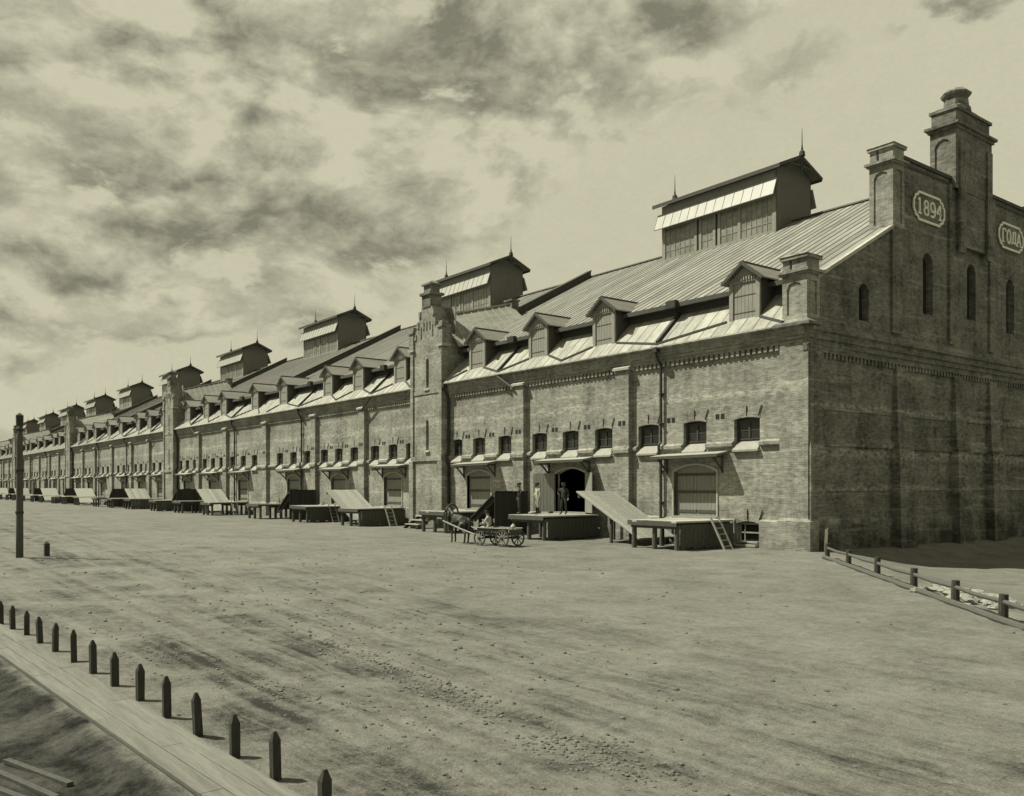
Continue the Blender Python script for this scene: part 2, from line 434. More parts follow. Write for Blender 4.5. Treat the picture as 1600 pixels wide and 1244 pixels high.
# ------------------------------------------------------------------ ground
def axis_coords(c, lim0, lim1, s0, grow):
    out = [c]; s = s0; x = c
    while x < lim1: x += s; s *= grow; out.append(min(x, lim1))
    s = s0; x = c; lo = []
    while x > lim0: x -= s; s *= grow; lo.append(max(x, lim0))
    return lo[::-1] + out
gx = axis_coords(10, -900, 700, .13, 1.022); gy = axis_coords(-28.5, -600, 900, .10, 1.024)
gv = [(x, y, ground_h(x, y)) for y in gy for x in gx]
nx = len(gx)
gf = [(j * nx + i, j * nx + i + 1, (j + 1) * nx + i + 1, (j + 1) * nx + i) for j in range(len(gy) - 1) for i in range(nx - 1)]
gm = bpy.data.meshes.new('ground'); gm.from_pydata(gv, [], gf); gm.materials.append(M_ground)
gm.polygons.foreach_set('use_smooth', [True] * len(gf))
tag(put('ground', gm), kind='structure')

# boarded footpath beside the posts
PA = math.atan(.0515)
fp = tag(put('footpath', MB().box(-24, 12, -.37, .28, -.14, .046).mesh('footpath', M_plank), None, (8.0, -30.74, 0), PA), kind='structure')
rows = [(-.38, -.158), (-.156, .066), (.068, .29)]
for r_, (a, b) in enumerate(rows):
    x = -24 + r_ * 1.1
    while x < 11.5:
        ln = random.uniform(2.6, 3.6); ln = min(ln, 11.9 - x)
        e = .006
        put('plank', MB().box(x + e, x + ln - e, a + .002 + random.uniform(0, .004), b - .002 - random.uniform(0, .004), .022, .055 + random.uniform(0, .006)).mesh('plank', M_plank), fp)
        x += ln

# ------------------------------------------------------------------ warehouse
S = 30.16; NS = 10; YA = 14.9; ZR = 19.68; YE = .95; ZE = 12.25
SL = (ZR - ZE) / (YA - YE)
def roof_z(y): return ZE + SL * (y - YE)
WH = thing('brick_warehouse', 'very long brick warehouse with dormers, roof lanterns, towers and a gable dated 1894', 'warehouse', (0, 0, 0))
def SX(n, t): return -S * n - t if n % 2 == 0 else -S * (n + 1) + t
WIN = [3.2, 6.3, 9.4, 12.76, 15.5, 18.3, 21.75, 24.55, 27.1]
WW = [1.45, 1.45, 1.45, 1.38, 1.38, 1.38, 1.35, 1.35, 1.25]
DOOR = [6.3, 15.5, 24.55]
PIL = [11.05, 20.0]
DORM = [3.55, 12.9, 18.6, 25.2]
OUTL = [.95, 8.4, 15.8, 21.9, 27.75]
VENT = [4.75, 7.85, 14.1, 16.9, 23.15, 25.85]
FRONT = lambda u, v, d: (u, d, v)
# --- front walls, one part for each fire section
for n in range(NS):
    holes = []
    for t, wdt in zip(WIN, WW): holes.append(arch_hole(SX(n, t), wdt, 4.54, 6.03, .08, 5))
    for t in DOOR: holes.append(arch_hole(SX(n, t), 2.7, 1.36, 3.86, .32, 8))
    if n < 2: holes.append(arch_hole(SX(n, 3.15), 1.25, .10, 1.22, .1, 4))
    mb = MB()
    x0, x1 = -S * (n + 1), -S * n
    pierced(mb, [(x0, -.6), (x1, -.6), (x1, 9.9), (x0, 9.9)], holes, FRONT, .36)
    mb.build('front_wall', M_brick, WH)
# --- plinth course, string course, cornice per section
def profile_run(mb, poly, a, b): mb.prism(poly, a, b, 'x')
for n in range(NS):
    mb = MB()
    e0, e1 = (1.32 if n == 0 else .55), 28.2
    edges = [e0]
    for p in PIL: edges += [p - .5, p + .5]
    edges.append(e1)
    spans = [(edges[0], edges[1]), (edges[2], edges[3]), (edges[4], edges[5])]
    for a, b in spans:
        cuts = [a]
        for t, wdt in zip(WIN, WW):
            if a < t < b: cuts += [t - wdt / 2 - .03, t + wdt / 2 + .03]
        cuts.append(b)
        for i in range(0, len(cuts), 2):
            if cuts[i + 1] - cuts[i] > .06:
                mb = MB(); profile_run(mb, [(.05, 4.66), (-.08, 4.66), (-.15, 4.72), (-.15, 4.86), (.05, 4.99)], SX(n, cuts[i]), SX(n, cuts[i + 1])); mb.build('string_course', M_brick, WH)
    mb = MB()
    for a, b in spans:                      # low plinth offset, interrupted by doors and basement light
        ct = [a]
        for t in DOOR:
            if a < t < b: ct += [t - 1.45, t + 1.45]
        if n < 2 and a < 3.15 < b: ct = [a, 3.15 - .7, 3.15 + .7] + ct[1:]
        ct.append(b)
        for i in range(0, len(ct), 2): mb = MB(); profile_run(mb, [(.05, -.5), (-.09, -.5), (-.09, 1.24), (.05, 1.36)], SX(n, ct[i]), SX(n, ct[i + 1])); mb.build('plinth', M_brick, WH)
    mb = MB()
    A, B = (0 if n == 0 else 0), 28.25
    profile_run(mb, [(.05, 9.12), (-.14, 9.12), (-.14, 9.26), (-.19, 9.26), (-.19, 9.42), (-.24, 9.42), (-.24, 9.60), (-.33, 9.66), (-.33, 9.83), (.05, 9.83)], SX(n, A), SX(n, B))
    profile_run(mb, [(-.30, 9.77), (-.50, 9.78), (-.545, 9.83), (-.52, 9.885), (-.33, 9.885)], SX(n, A), SX(n, B))
    mb.build('cornice', M_brick, WH)
    mb = MB()                               # small hanging arches under the cornice
    for a, b in spans:
        k = int((b - a) / .30); st = (b - a) / k
        for i in range(k):
            c = a + (i + .5) * st
            mb.box(SX(n, c) - .085, SX(n, c) + .085, -.135, .04, 8.88, 9.12)
    tag(mb.build('dentil_course', M_brick, WH), kind='stuff')
# --- pilasters
pm = MB()
pm.box(-.5, .5, -.30, .02, 1.36, 8.98)
pm.hexa([(-.58, -.36, -.5), (.58, -.36, -.5), (.58, .02, -.5), (-.58, .02, -.5), (-.58, -.36, 1.22), (.58, -.36, 1.22), (.58, .02, 1.30), (-.58, .02, 1.30)])
pm.hexa([(-.58, -.36, 1.22), (.58, -.36, 1.22), (.58, .02, 1.22), (-.58, .02, 1.22), (-.5, -.30, 1.36), (.5, -.30, 1.36), (.5, .02, 1.36), (-.5, .02, 1.36)])
pm.prism([(.02, 4.60), (-.40, 4.60), (-.40, 4.78), (-.30, 4.98), (.02, 5.02)], -.56, .56, 'x')
pilm = pm.mesh('pilaster', M_brick)
pc = MB().prism([(.02, 8.98), (-.42, 8.98), (-.42, 9.10), (-.20, 9.20), (.02, 9.2)], -.60, .60, 'x').mesh('pilaster_cap', M_lime)
vm = MB().box(-.26, -.05, -.012, .05, -.12, .12).box(.05, .26, -.012, .05, -.12, .12).mesh('vent', M_void)
for n in range(NS):
    ts = list(PIL)
    if n % 2 == 1: ts.append(0.0)
    for t in ts:
        p = put('pilaster', pilm, WH, (SX(n, t), 0, 0)); put('pilaster_cap', pc, p)
        if n < 4: put('vent', vm, p, (0, -.30, 6.18))
    if n < 5:
        for t in VENT: put('vent', vm, WH, (SX(n, t), 0, 6.16))
# corner pier at the near end
cp = MB().box(-1.30, .14, -.165, .4, 1.36, 9.22).box(-1.36, .30, -.24, .4, -.6, 1.30)
cp.hexa([(-1.36, -.24, 1.30), (.30, -.24, 1.30), (.30, .4, 1.30), (-1.36, .4, 1.30), (-1.30, -.165, 1.42), (.14, -.165, 1.42), (.14, .4, 1.42), (-1.30, .4, 1.42)])
cp.build('corner_pier', M_brick, WH)
# --- windows
def window_mesh(wdt):
    f = MB(); h = wdt / 2
    f.box(-h + .01, -h + .09, .20, .28, 4.99, 5.93); f.box(h - .09, h - .01, .20, .28, 4.99, 5.93)
    f.box(-h + .09, h - .09, .20, .28, 4.99, 5.06); f.box(-h + .09, h - .09, .20, .28, 5.80, 5.92)
    f.box(-.045, .045, .19, .27, 5.06, 5.80)
    f.box(-h + .09, -.045, .215, .265, 5.41, 5.45); f.box(.045, h - .09, .215, .265, 5.41, 5.45)
    return f.mesh('window', M_wfr)
wmesh = {wd: window_mesh(wd) for wd in set(WW)}
pane_m = {wd: MB().box(-wd / 2 + .08, -.03, .235, .245, 5.05, 5.82).box(.03, wd / 2 - .08, .235, .245, 5.05, 5.82).box(-wd / 2 - .02, wd / 2 + .02, .30, .33, 4.96, 6.05).mesh('pane', M_glassd) for wd in set(WW)}
sill_m = {}
for wd in set(WW):
    h = wd / 2; s_ = MB()
    s_.hexa([(-h + .004, -.17, 4.44), (h - .004, -.17, 4.44), (h - .004, .36, 4.44), (-h + .004, .36, 4.44),
             (-h + .004, -.17, 4.53), (h - .004, -.17, 4.53), (h - .10, .30, 4.985), (-h + .10, .30, 4.985)])
    for e in (-1, 1):                       # rounded splayed ends
        s_.hexa([(e * (h - .004), -.19, 4.46), (e * (h + .05), -.10, 4.46), (e * (h + .05), .02, 4.46), (e * (h - .004), .02, 4.46),
                 (e * (h - .004), -.19, 4.50), (e * (h + .05), -.10, 4.50), (e * (h + .05), .02, 4.52), (e * (h - .004), .02, 4.52)])
    sill_m[wd] = s_.mesh('sill', M_stone)
rod_m = [MB().tube([(0, -.028, 6.1), (.0, -.034, 6.56)], .022, 6).mesh('stay_rod', M_iron), MB().tube([(.66, -.028, 6.08), (.84, -.034, 6.54)], .024, 6).mesh('stay_rod', M_iron)]
hood_m = {}
for wd in set(WW):
    h = wd / 2; s_ = MB(); r = (h * h + .08 * .08) / .16; a = math.asin(h / r)
    pts = [(r * math.sin(-a + 2 * a * k / 6), 6.02 - r + r * math.cos(-a + 2 * a * k / 6)) for k in range(7)]
    o_ = [(u * 1.06, v + .24) for u, v in pts]
    for k in range(6):
        s_.hexa([(pts[k][0], -.02, pts[k][1] + .01), (pts[k + 1][0], -.02, pts[k + 1][1] + .01), (pts[k + 1][0], .02, pts[k + 1][1] + .01), (pts[k][0], .02, pts[k][1] + .01),
                 (o_[k][0], -.02, o_[k][1]), (o_[k + 1][0], -.02, o_[k + 1][1]), (o_[k + 1][0], .02, o_[k + 1][1]), (o_[k][0], .02, o_[k][1])])
    hood_m[wd] = s_.mesh('arch_head', M_brick)
for n in range(NS):
    for t, wd in zip(WIN, WW):
        o = put('window', wmesh[wd], WH, (SX(n, t), 0, 0))
        put('pane', pane_m[wd], o); put('sill', sill_m[wd], o)
        if n < 3:
            for q in rod_m: put('stay_rod', q, o)
            put('arch_head', hood_m[wd], o)
# basement lights
for n in range(2):
    f = MB()
    f.box(-.60, -.52, .16, .24, .12, 1.15).box(.52, .60, .16, .24, .12, 1.15).box(-.52, .52, .16, .24, .66, .72).box(-.52, .52, .16, .24, 1.06, 1.15)
    f.box(-.30, -.26, .16, .22, .12, 1.06)
    o = f.build('basement_window', M_frame, WH, (SX(n, 3.15), 0, 0))
    MB().box(-.66, .66, .30, .33, .05, 1.3).build('pane', M_void, o)
    MB().box(-.64, .64, -.30, .30, .06, .16).box(-.55, .6, -.1, .2, .22, .29).build('sill', M_stone, o)
    for q in rod_m: put('stay_rod', q, o, (0, 0, -4.8))
# --- doors
def leaf_mesh(side, wdt=1.33):
    m = MB(); k = 6; bw_ = wdt / k
    for i in range(k):
        a = i * bw_; zt = 3.86 - .32 * ((1 - (i + .5) / k) if side < 0 else ((i + .5) / k)) ** 2 - .05
        m.box(side * (a + .006), side * (a + bw_ - .006), 0, .05, 1.37, 3.60 if True else zt)
    for z in (1.55, 2.5, 3.35): m.box(side * .02, side * (wdt - .02), -.035, 0, z, z + .13, 1)
    m.box(side * .0, side * .10, -.03, 0, 1.37, 3.6, 1)
    return m
lf = {s: leaf_mesh(s).mesh('door_leaf', [M_door, M_wooddk]) for s in (-1, 1)}
trim = MB()
a_ = arch_hole(0, 2.70, 1.36, 3.86, .32, 10); b_ = arch_hole(0, 2.88, 1.36, 3.96, .33, 10)
for k in range(1, len(a_)):
    A0, A1 = a_[k], a_[(k + 1) % len(a_)]; B0, B1 = b_[k], b_[(k + 1) % len(b_)]
    if k == len(a_) - 1: A1, B1 = a_[0], b_[0]
    trim.hexa([(A0[0], -.05, A0[1]), (A1[0], -.05, A1[1]), (A1[0], .2, A1[1]), (A0[0], .2, A0[1]), (B0[0], -.05, B0[1]), (B1[0], -.05, B1[1]), (B1[0], .02, B1[1]), (B0[0], .02, B0[1])])
trim_m = trim.mesh('door', M_lime)
tymp_m = MB().prism([(p[0] * .98, p[1] - .01) for p in arch_hole(0, 2.7, 3.5, 3.86, .32, 8)], .14, .18, 'y').mesh('door_head_board', M_door)
thr_m = MB().box(-1.4, 1.4, -.12, .36, 1.22, 1.37).mesh('threshold', M_stone)
canopy = MB()
canopy.hexa([(-2.1, -.84, 4.28), (2.1, -.84, 4.28), (2.1, .02, 4.42), (-2.1, .02, 4.42), (-2.14, -.88, 4.34), (2.14, -.88, 4.34), (2.14, .02, 4.50), (-2.14, .02, 4.50)], 0)
canopy.box(-2.1, 2.1, -.86, -.80, 4.20, 4.29, 1)
can_m = canopy.mesh('canopy', [M_zinc, M_wooddk])
br = MB().bar((0, -.02, 3.55), (0, -.76, 4.28), .07, .08).box(-.035, .035, -.80, 0, 4.18, 4.26).box(-.035, .035, -.08, -.01, 3.45, 4.18).mesh('bracket', M_wooddk)
for n in range(NS):
    for i, t in enumerate(DOOR):
        x = SX(n, t)
        d = put('door', trim_m, WH, (x, 0, 0)); put('threshold', thr_m, d)
        if n == 0 and i == 1:               # standing open: both leaves swung out against the wall
            o = put('door_leaf', lf[1], d, (-1.36, -.06, 0), R(-152))
            o['label'] = 'left door leaf swung open'
            o = put('door_leaf', lf[-1], d, (1.36, -.06, 0), R(154))
            o['label'] = 'right door leaf swung open'
            MB().box(-1.6, 1.6, 2.6, 2.7, 1.3, 4).build('dark_backing', M_void, d)  # black sheet added so the open doorway looks unlit
        else:
            put('door_leaf', lf[1], d, (-1.335, .16, 0)); put('door_leaf', lf[-1], d, (1.335, .16, 0))
            put('door_head_board', tymp_m, d)
        c = put('canopy', can_m, WH, (x + random.uniform(-.15, .15), 0, random.uniform(-.04, .04)))
        c.rotation_euler = (0, random.uniform(-.014, .014), 0)
        if n < 5:
            for s in (-1.75, 1.75): put('bracket', br, c, (s, 0, 0))
# --- drainpipes on the walls
for n in range(NS):
    for t in (8.4, 27.95):
        x = SX(n, t); m = MB()
        m.tube([(x, -.50, 9.72), (x, -.46, 9.4), (x, -.17, 9.0), (x, -.15, 8.4), (x, -.15, 5.1), (x, -.30, 4.95), (x, -.30, 4.5), (x, -.16, 4.3), (x, -.16, .5)], .075, 7)
        m.box(x - .14, x + .14, -.64, -.38, 9.60, 9.84)
        for z in (2, 3.6, 6, 7.5): m.box(x - .10, x + .10, -.24, .0, z, z + .05)
        m.build('drainpipe', M_iron, WH)
    if n < 4:                                # loose sloping pipes under the cornice
        x = SX(n, 21.9); m = MB().tube([(x, -.48, 9.75), (x - (1.6 if n % 2 else -1.6), -.46, 8.85)], .06, 7)
        m.build('waste_pipe', M_iron, WH)
# --- lower roof, sheets of pale metal with standing seams
Y0, Z0, Y1, Z1 = -.52, 9.90, 1.36, 11.74
def sheet(y0, z0, y1, z1, wd, th=.03, rib=.035):
    m = MB()
    m.hexa([(0, y0, z0 - th), (wd, y0, z0 - th), (wd, y1, z1 - th), (0, y1, z1 - th), (0, y0, z0), (wd, y0, z0), (wd, y1, z1), (0, y1, z1)])
    m.hexa([(0, y0, z0 + .002), (.04, y0, z0 + .002), (.04, y1, z1 + .002), (0, y1, z1 + .002), (0, y0, z0 + rib), (.04, y0, z0 + rib), (.04, y1, z1 + rib), (0, y1, z1 + rib)], 1)
    return m
lw = sheet(Y0, Z0, Y1, Z1, .76, .03, .018).mesh('roof_sheet', [M_sheetl, M_seam])
uw = sheet(YE - .08, ZE - .08 * SL, YA, ZR, .60, .05, .032).mesh('roof_sheet', [M_sheetu, M_seam])
for n in range(NS):
    lo = MB(); a, b = sorted((SX(n, 0.0), SX(n, 28.3)))
    if n == 0: b = -1.0
    if n < 2:
        base = MB().hexa([(a, Y0 + .1, Z0 - .06 + .1), (b, Y0 + .1, Z0 - .06 + .1), (b, Y1, Z1 - .06), (a, Y1, Z1 - .06), (a, Y0 + .1, Z0 - .04 + .1), (b, Y0 + .1, Z0 - .04 + .1), (b, Y1, Z1 - .04), (a, Y1, Z1 - .04)])
        lr = base.build('lower_roof', M_zinc, WH)
        k = int((b - a) / .76); st = (b - a) / k
        for i in range(k): put('roof_sheet', lw, lr, (a + i * st, 0, 0), 0, (st / .76, 1, 1))
    else:
        lo.hexa([(a, Y0, Z0 - .03), (b, Y0, Z0 - .03), (b, Y1, Z1 - .03), (a, Y1, Z1 - .03), (a, Y0, Z0), (b, Y0, Z0), (b, Y1, Z1), (a, Y1, Z1)])
        x = a
        while x < b:
            lo.hexa([(x, Y0, Z0 + .002), (x + .04, Y0, Z0 + .002), (x + .04, Y1, Z1 + .002), (x, Y1, Z1 + .002), (x, Y0, Z0 + .035), (x + .04, Y0, Z0 + .035), (x + .04, Y1, Z1 + .035), (x, Y1, Z1 + .035)], 1); x += .76
        lo.build('lower_roof', [M_sheetl, M_seam], WH)
    # upright strip between the two roofs, gutter board of the upper one
    a, b = -S * (n + 1), -S * n - (.05 if n == 0 else 0)
    m = MB().box(a, b, Y1 - .02, Y1 + .06, Z1 - .1, ZE + .12)
    m.build('clerestory_board', M_wooddk, WH)
    m = MB().box(a, b, YE - .17, YE - .10, ZE - .22, ZE + .0); m.box(a, b, YE - .10, Y1 - .02, ZE - .16, ZE - .10)
    m.build('eaves_gutter', M_wooddk, WH)
    # upper roof
    if n < 2:
        base = MB().hexa([(a, YE, ZE - .12), (b, YE, ZE - .12), (b, YA, ZR - .12), (a, YA, ZR - .12), (a, YE, ZE - .06), (b, YE, ZE - .06), (b, YA, ZR - .06), (a, YA, ZR - .06)])
        ur = base.build('upper_roof', M_roof, WH)
        k = int(round((b - a) / .6)); st = (b - a) / k
        for i in range(k): put('roof_sheet', uw, ur, (a + i * st, 0, 0), 0, (st / .6, 1, 1))
    else:
        m = MB(); m.hexa([(a, YE - .08, ZE - .1), (b, YE - .08, ZE - .1), (b, YA, ZR - .06), (a, YA, ZR - .06), (a, YE - .08, ZE - .05), (b, YE - .08, ZE - .05), (b, YA, ZR), (a, YA, ZR)])
        x = a + .3
        while x < b:
            m.hexa([(x, YE - .08, ZE - .04), (x + .05, YE - .08, ZE - .04), (x + .05, YA, ZR + .002), (x, YA, ZR + .002), (x, YE - .08, ZE + .01), (x + .05, YE - .08, ZE + .01), (x + .05, YA, ZR + .05), (x, YA, ZR + .05)], 1); x += 1.2
        m.build('upper_roof', [M_sheetu, M_seam], WH)
    # valley gutters laid on the lower roof, between dormers and outlets, and pipes from the upper gutter
    def lowp(t, y, up=.05): return (SX(n, t), y, Z0 + (y - Y0) * (Z1 - Z0) / (Y1 - Y0) + up)
    if n < 5:
        ds = [None] + DORM + [None]
        for i, tO in enumerate(OUTL):
            for t in (ds[i], ds[i + 1]):
                if t is None: continue
                te = t + (.95 if t < tO else -.95)
                g_ = MB().bar(lowp(tO, Y0 + .1), lowp(te, .17), .10, .10)
                g_.build('valley_gutter', M_wooddk, WH)
        for t in (8.4, 21.9):
            x = SX(n, t); m = MB().tube([lowp(t, Y0 + .1, .12), lowp(t + .0, Y1 - .1, .12), (x, YE - .2, ZE - .12)], .10, 8)
            m.box(x - .32, x + .32, YE - .42, YE - .12, ZE - .28, ZE + .10)
            m.build('roof_pipe', M_iron, WH)
# ridge and rear slope, rear and far walls close the volume
XE = -S * NS
MB().box(XE, -.1, YA - .16, YA + .16, ZR + .02, ZR + .10).build('ridge_cap', M_seam, WH)
m = MB(); m.hexa([(XE, YA, ZR - .1), (-.05, YA, ZR - .1), (-.05, 29.9, 11.6), (XE, 29.9, 11.6), (XE, YA, ZR), (-.05, YA, ZR), (-.05, 29.9, 11.7), (XE, 29.9, 11.7)])
m.build('rear_roof', M_roof, WH)
MB().box(XE, -.05, 29.4, 29.8, -.6, 11.75).build('rear_wall', M_brick, WH)
MB().prism([(0, -.6), (29.4, -.6), (29.4, 11.6), (YA, ZR), (1.4, 12.3), (0, 9.9)], XE, XE + .4, 'x').build('far_wall', M_brick, WH)
# --- fire walls on the roof
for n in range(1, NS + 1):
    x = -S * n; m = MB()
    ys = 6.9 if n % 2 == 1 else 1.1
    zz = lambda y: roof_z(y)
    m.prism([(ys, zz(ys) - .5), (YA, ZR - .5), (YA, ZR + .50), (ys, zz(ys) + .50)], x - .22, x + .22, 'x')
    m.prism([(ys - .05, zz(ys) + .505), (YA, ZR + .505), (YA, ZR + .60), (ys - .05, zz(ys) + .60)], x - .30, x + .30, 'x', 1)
    m.build('fire_wall', [M_dark, M_dark], WH)  # near-black body colour paints in the shade on its side
# --- dormers
def dormer():
    h = .87
    b = MB()
    yf = .20; yb = 2.9; ze = 12.52; za = 13.22
    zb = 10.35
    b.box(-h, -h + .22, yf, yf + .12, zb, ze, 0); b.box(h - .22, h, yf, yf + .12, zb, ze, 0)
    b.box(-h + .22, h - .22, yf + .01, yf + .1, 12.36, ze, 0)
    b.prism([(-h, ze), (h, ze), (0, za - .06)], yf + .02, yf + .12, 'y', 0)
    for i in range(9):                       # little pendant blocks under the pediment
        x = -.6 + i * .15; b.box(x - .035, x + .035, yf - .05, yf + .02, 12.46, 12.62, 1)
    for s in (-1, 1):                        # cheeks
        b.box(s * h, s * (h - .06), yf + .12, yb, zb, ze, 2)
    rf = MB()
    for s in (-1, 1):
        rf.hexa([(0, yf - .18, za), (s * (h + .30), yf - .18, ze - .16), (s * (h + .30), yb + .2, ze - .16), (0, yb + .2, za), (0, yf - .18, za + .07), (s * (h + .30), yf - .18, ze - .09), (s * (h + .30), yb + .2, ze - .09), (0, yb + .2, za + .07)], 0)
        rf.bar((0, yf - .21, za + .02), (s * (h + .31), yf - .21, ze - .14), .05, .15, 1)
    rf.tube([(0, yf - .2, za + .09), (0, yb + .2, za + .09)], .05, 6, 1)
    sh = MB(); k = 6; ww = (2 * h - .46) / k
    for i in range(k):
        a = -h + .23 + i * ww
        sh.box(a + .008, a + ww - .008, yf + .06, yf + .11, 10.52, 12.35)
    for z in (10.95, 11.75): sh.box(-h + .25, h - .25, yf + .045, yf + .06, z, z + .03, 1)
    sh.box(-h + .22, h - .22, yf + .02, yf + .12, 10.40, 10.51, 0)
    return b.mesh('dormer', [M_frame, M_wood, M_wooddk]), rf.mesh('dormer_roof', [M_roof, M_wooddk]), sh.mesh('shutter', [M_shut, M_wooddk])
dm, drm, shm = dormer()
for n in range(NS):
    for t in DORM:
        o = put('dormer', dm, WH, (SX(n, t), 0, 0))
        put('dormer_roof', drm, o); put('shutter', shm, o)
        o.rotation_euler = (0, random.uniform(-.012, .012), random.uniform(-.015, .015)); o.location.z = random.uniform(-.04, .03); o.location.x += random.uniform(-.12, .12)
# --- roof lanterns
LX0, LX1 = -10.75, -20.8
def lantern(detail):
    a, b = LX1 + .25, LX0 - .25               # wall ends
    yw = 1.85; z0 = 16.5; ze = 22.62; za = 23.65
    body = MB()
    # corner posts, sill and head of the long sides, boarded upper strip
    for y in (-yw, yw):
        s = 1 if y > 0 else -1
        body.box(a, b, y, y - s * .10, z0, 18.86 if y < 0 else 18.9, 0)
        body.box(a, b, y, y - s * .10, 21.0, ze, 1)
        for x in (a, a + 2.95, a + 3.35, a + 4.55, a + 4.95, a + 6.6, b - .3):
            body.box(x, x + (.22 if x not in (a, b - .3) else .30), y - s * .0, y - s * .13, 18.86, 21.0, 0)
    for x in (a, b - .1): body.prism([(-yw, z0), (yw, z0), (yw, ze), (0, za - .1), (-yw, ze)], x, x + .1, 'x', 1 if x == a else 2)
    roof = MB()
    for s in (-1, 1):
        roof.hexa([(a - .55, 0, za), (b + .55, 0, za), (b + .55, s * 2.22, ze + .04), (a - .55, s * 2.22, ze + .04), (a - .55, 0, za + .09), (b + .55, 0, za + .09), (b + .55, s * 2.22, ze + .13), (a - .55, s * 2.22, ze + .13)])
        roof.box(a - .55, b + .55, s * 2.20, s * 2.26, ze - .10, ze + .14, 1)
        roof.bar((b + .57, 0, za), (b + .57, s * 2.26, ze + .04), .05, .2, 1)
    roof.box(b + .52, b + .58, -1.3, 1.3, 22.98, 23.08, 1); roof.box(b + .52, b + .58, -.05, .05, 22.5, za, 1)
    shade = MB()
    for s in (-1, 1):
        shade.hexa([(a - .35, s * 1.90, 22.02), (b + .1, s * 1.90, 22.02), (b + .1, s * 2.28, 20.92), (a - .35, s * 2.28, 20.92),
                    (a - .35, s * 1.92, 22.08), (b + .1, s * 1.92, 22.08), (b + .1, s * 2.33, 20.96), (a - .35, s * 2.33, 20.96)])
        k = int((b - a) / .75)
        for i in range(k + 1):
            x = a - .3 + i * .75
            shade.bar((x, s * 1.93, 22.10), (x, s * 2.33, 20.98), .02, .02, 1)
    fin = MB()
    fin.tube([(0, 0, za + .0), (0, 0, za + .28), (0, 0, za + .36), (0, 0, za + .7), (0, 0, za + 1.75)], [.20, .17, .08, .035, .012], 8)
    panes = []
    xs = [(a + .30, a + 2.95, 6), (a + 3.57, a + 4.55, 2), (a + 5.17, a + 6.6, 3), (a + 6.82, b - .3, 6)]
    for x0, x1, k in xs:
        p = MB(); g = MB()
        g.box(x0, x1, -yw + .06, -yw + .08, 18.86, 21.0)
        for i in range(k + 1):
            x = x0 + (x1 - x0) * i / k; p.box(x - .02, x + .02, -yw + .03, -yw + .06, 18.86, 21.0)
        for j in range(5):
            z = 18.86 + 2.14 * j / 4; p.box(x0, x1, -yw + .035, -yw + .055, z - .02, z + .02)
        panes.append((p, g))
    return (body.mesh('roof_lantern', [M_frame, M_shut, M_lend]), roof.mesh('lantern_roof', [M_roof, M_wooddk]), shade.mesh('sun_shade', [M_zinc, M_seam]), fin.mesh('finial', M_iron),
            [(p.mesh('glazing_bars', M_frame), g.mesh('pane', M_glass)) for p, g in panes])
lb, lrm, lsm, lfm, lpm = lantern(True)
gback = MB().box(LX1 + .3, LX0 - .3, 1.80, 1.84, 18.9, 21.0).mesh('pane', M_glass)
for n in range(NS):
    o = put('roof_lantern', lb, WH, (-S * n, YA, 0))
    put('lantern_roof', lrm, o); put('sun_shade', lsm, o); put('pane', gback, o)
    for x in (LX0 + .35, LX1 - .2): put('finial', lfm, o, (x, 0, 0))
    for p, g in lpm:
        put('pane', g, o)
        if n < 4: put('glazing_bars', p, o)
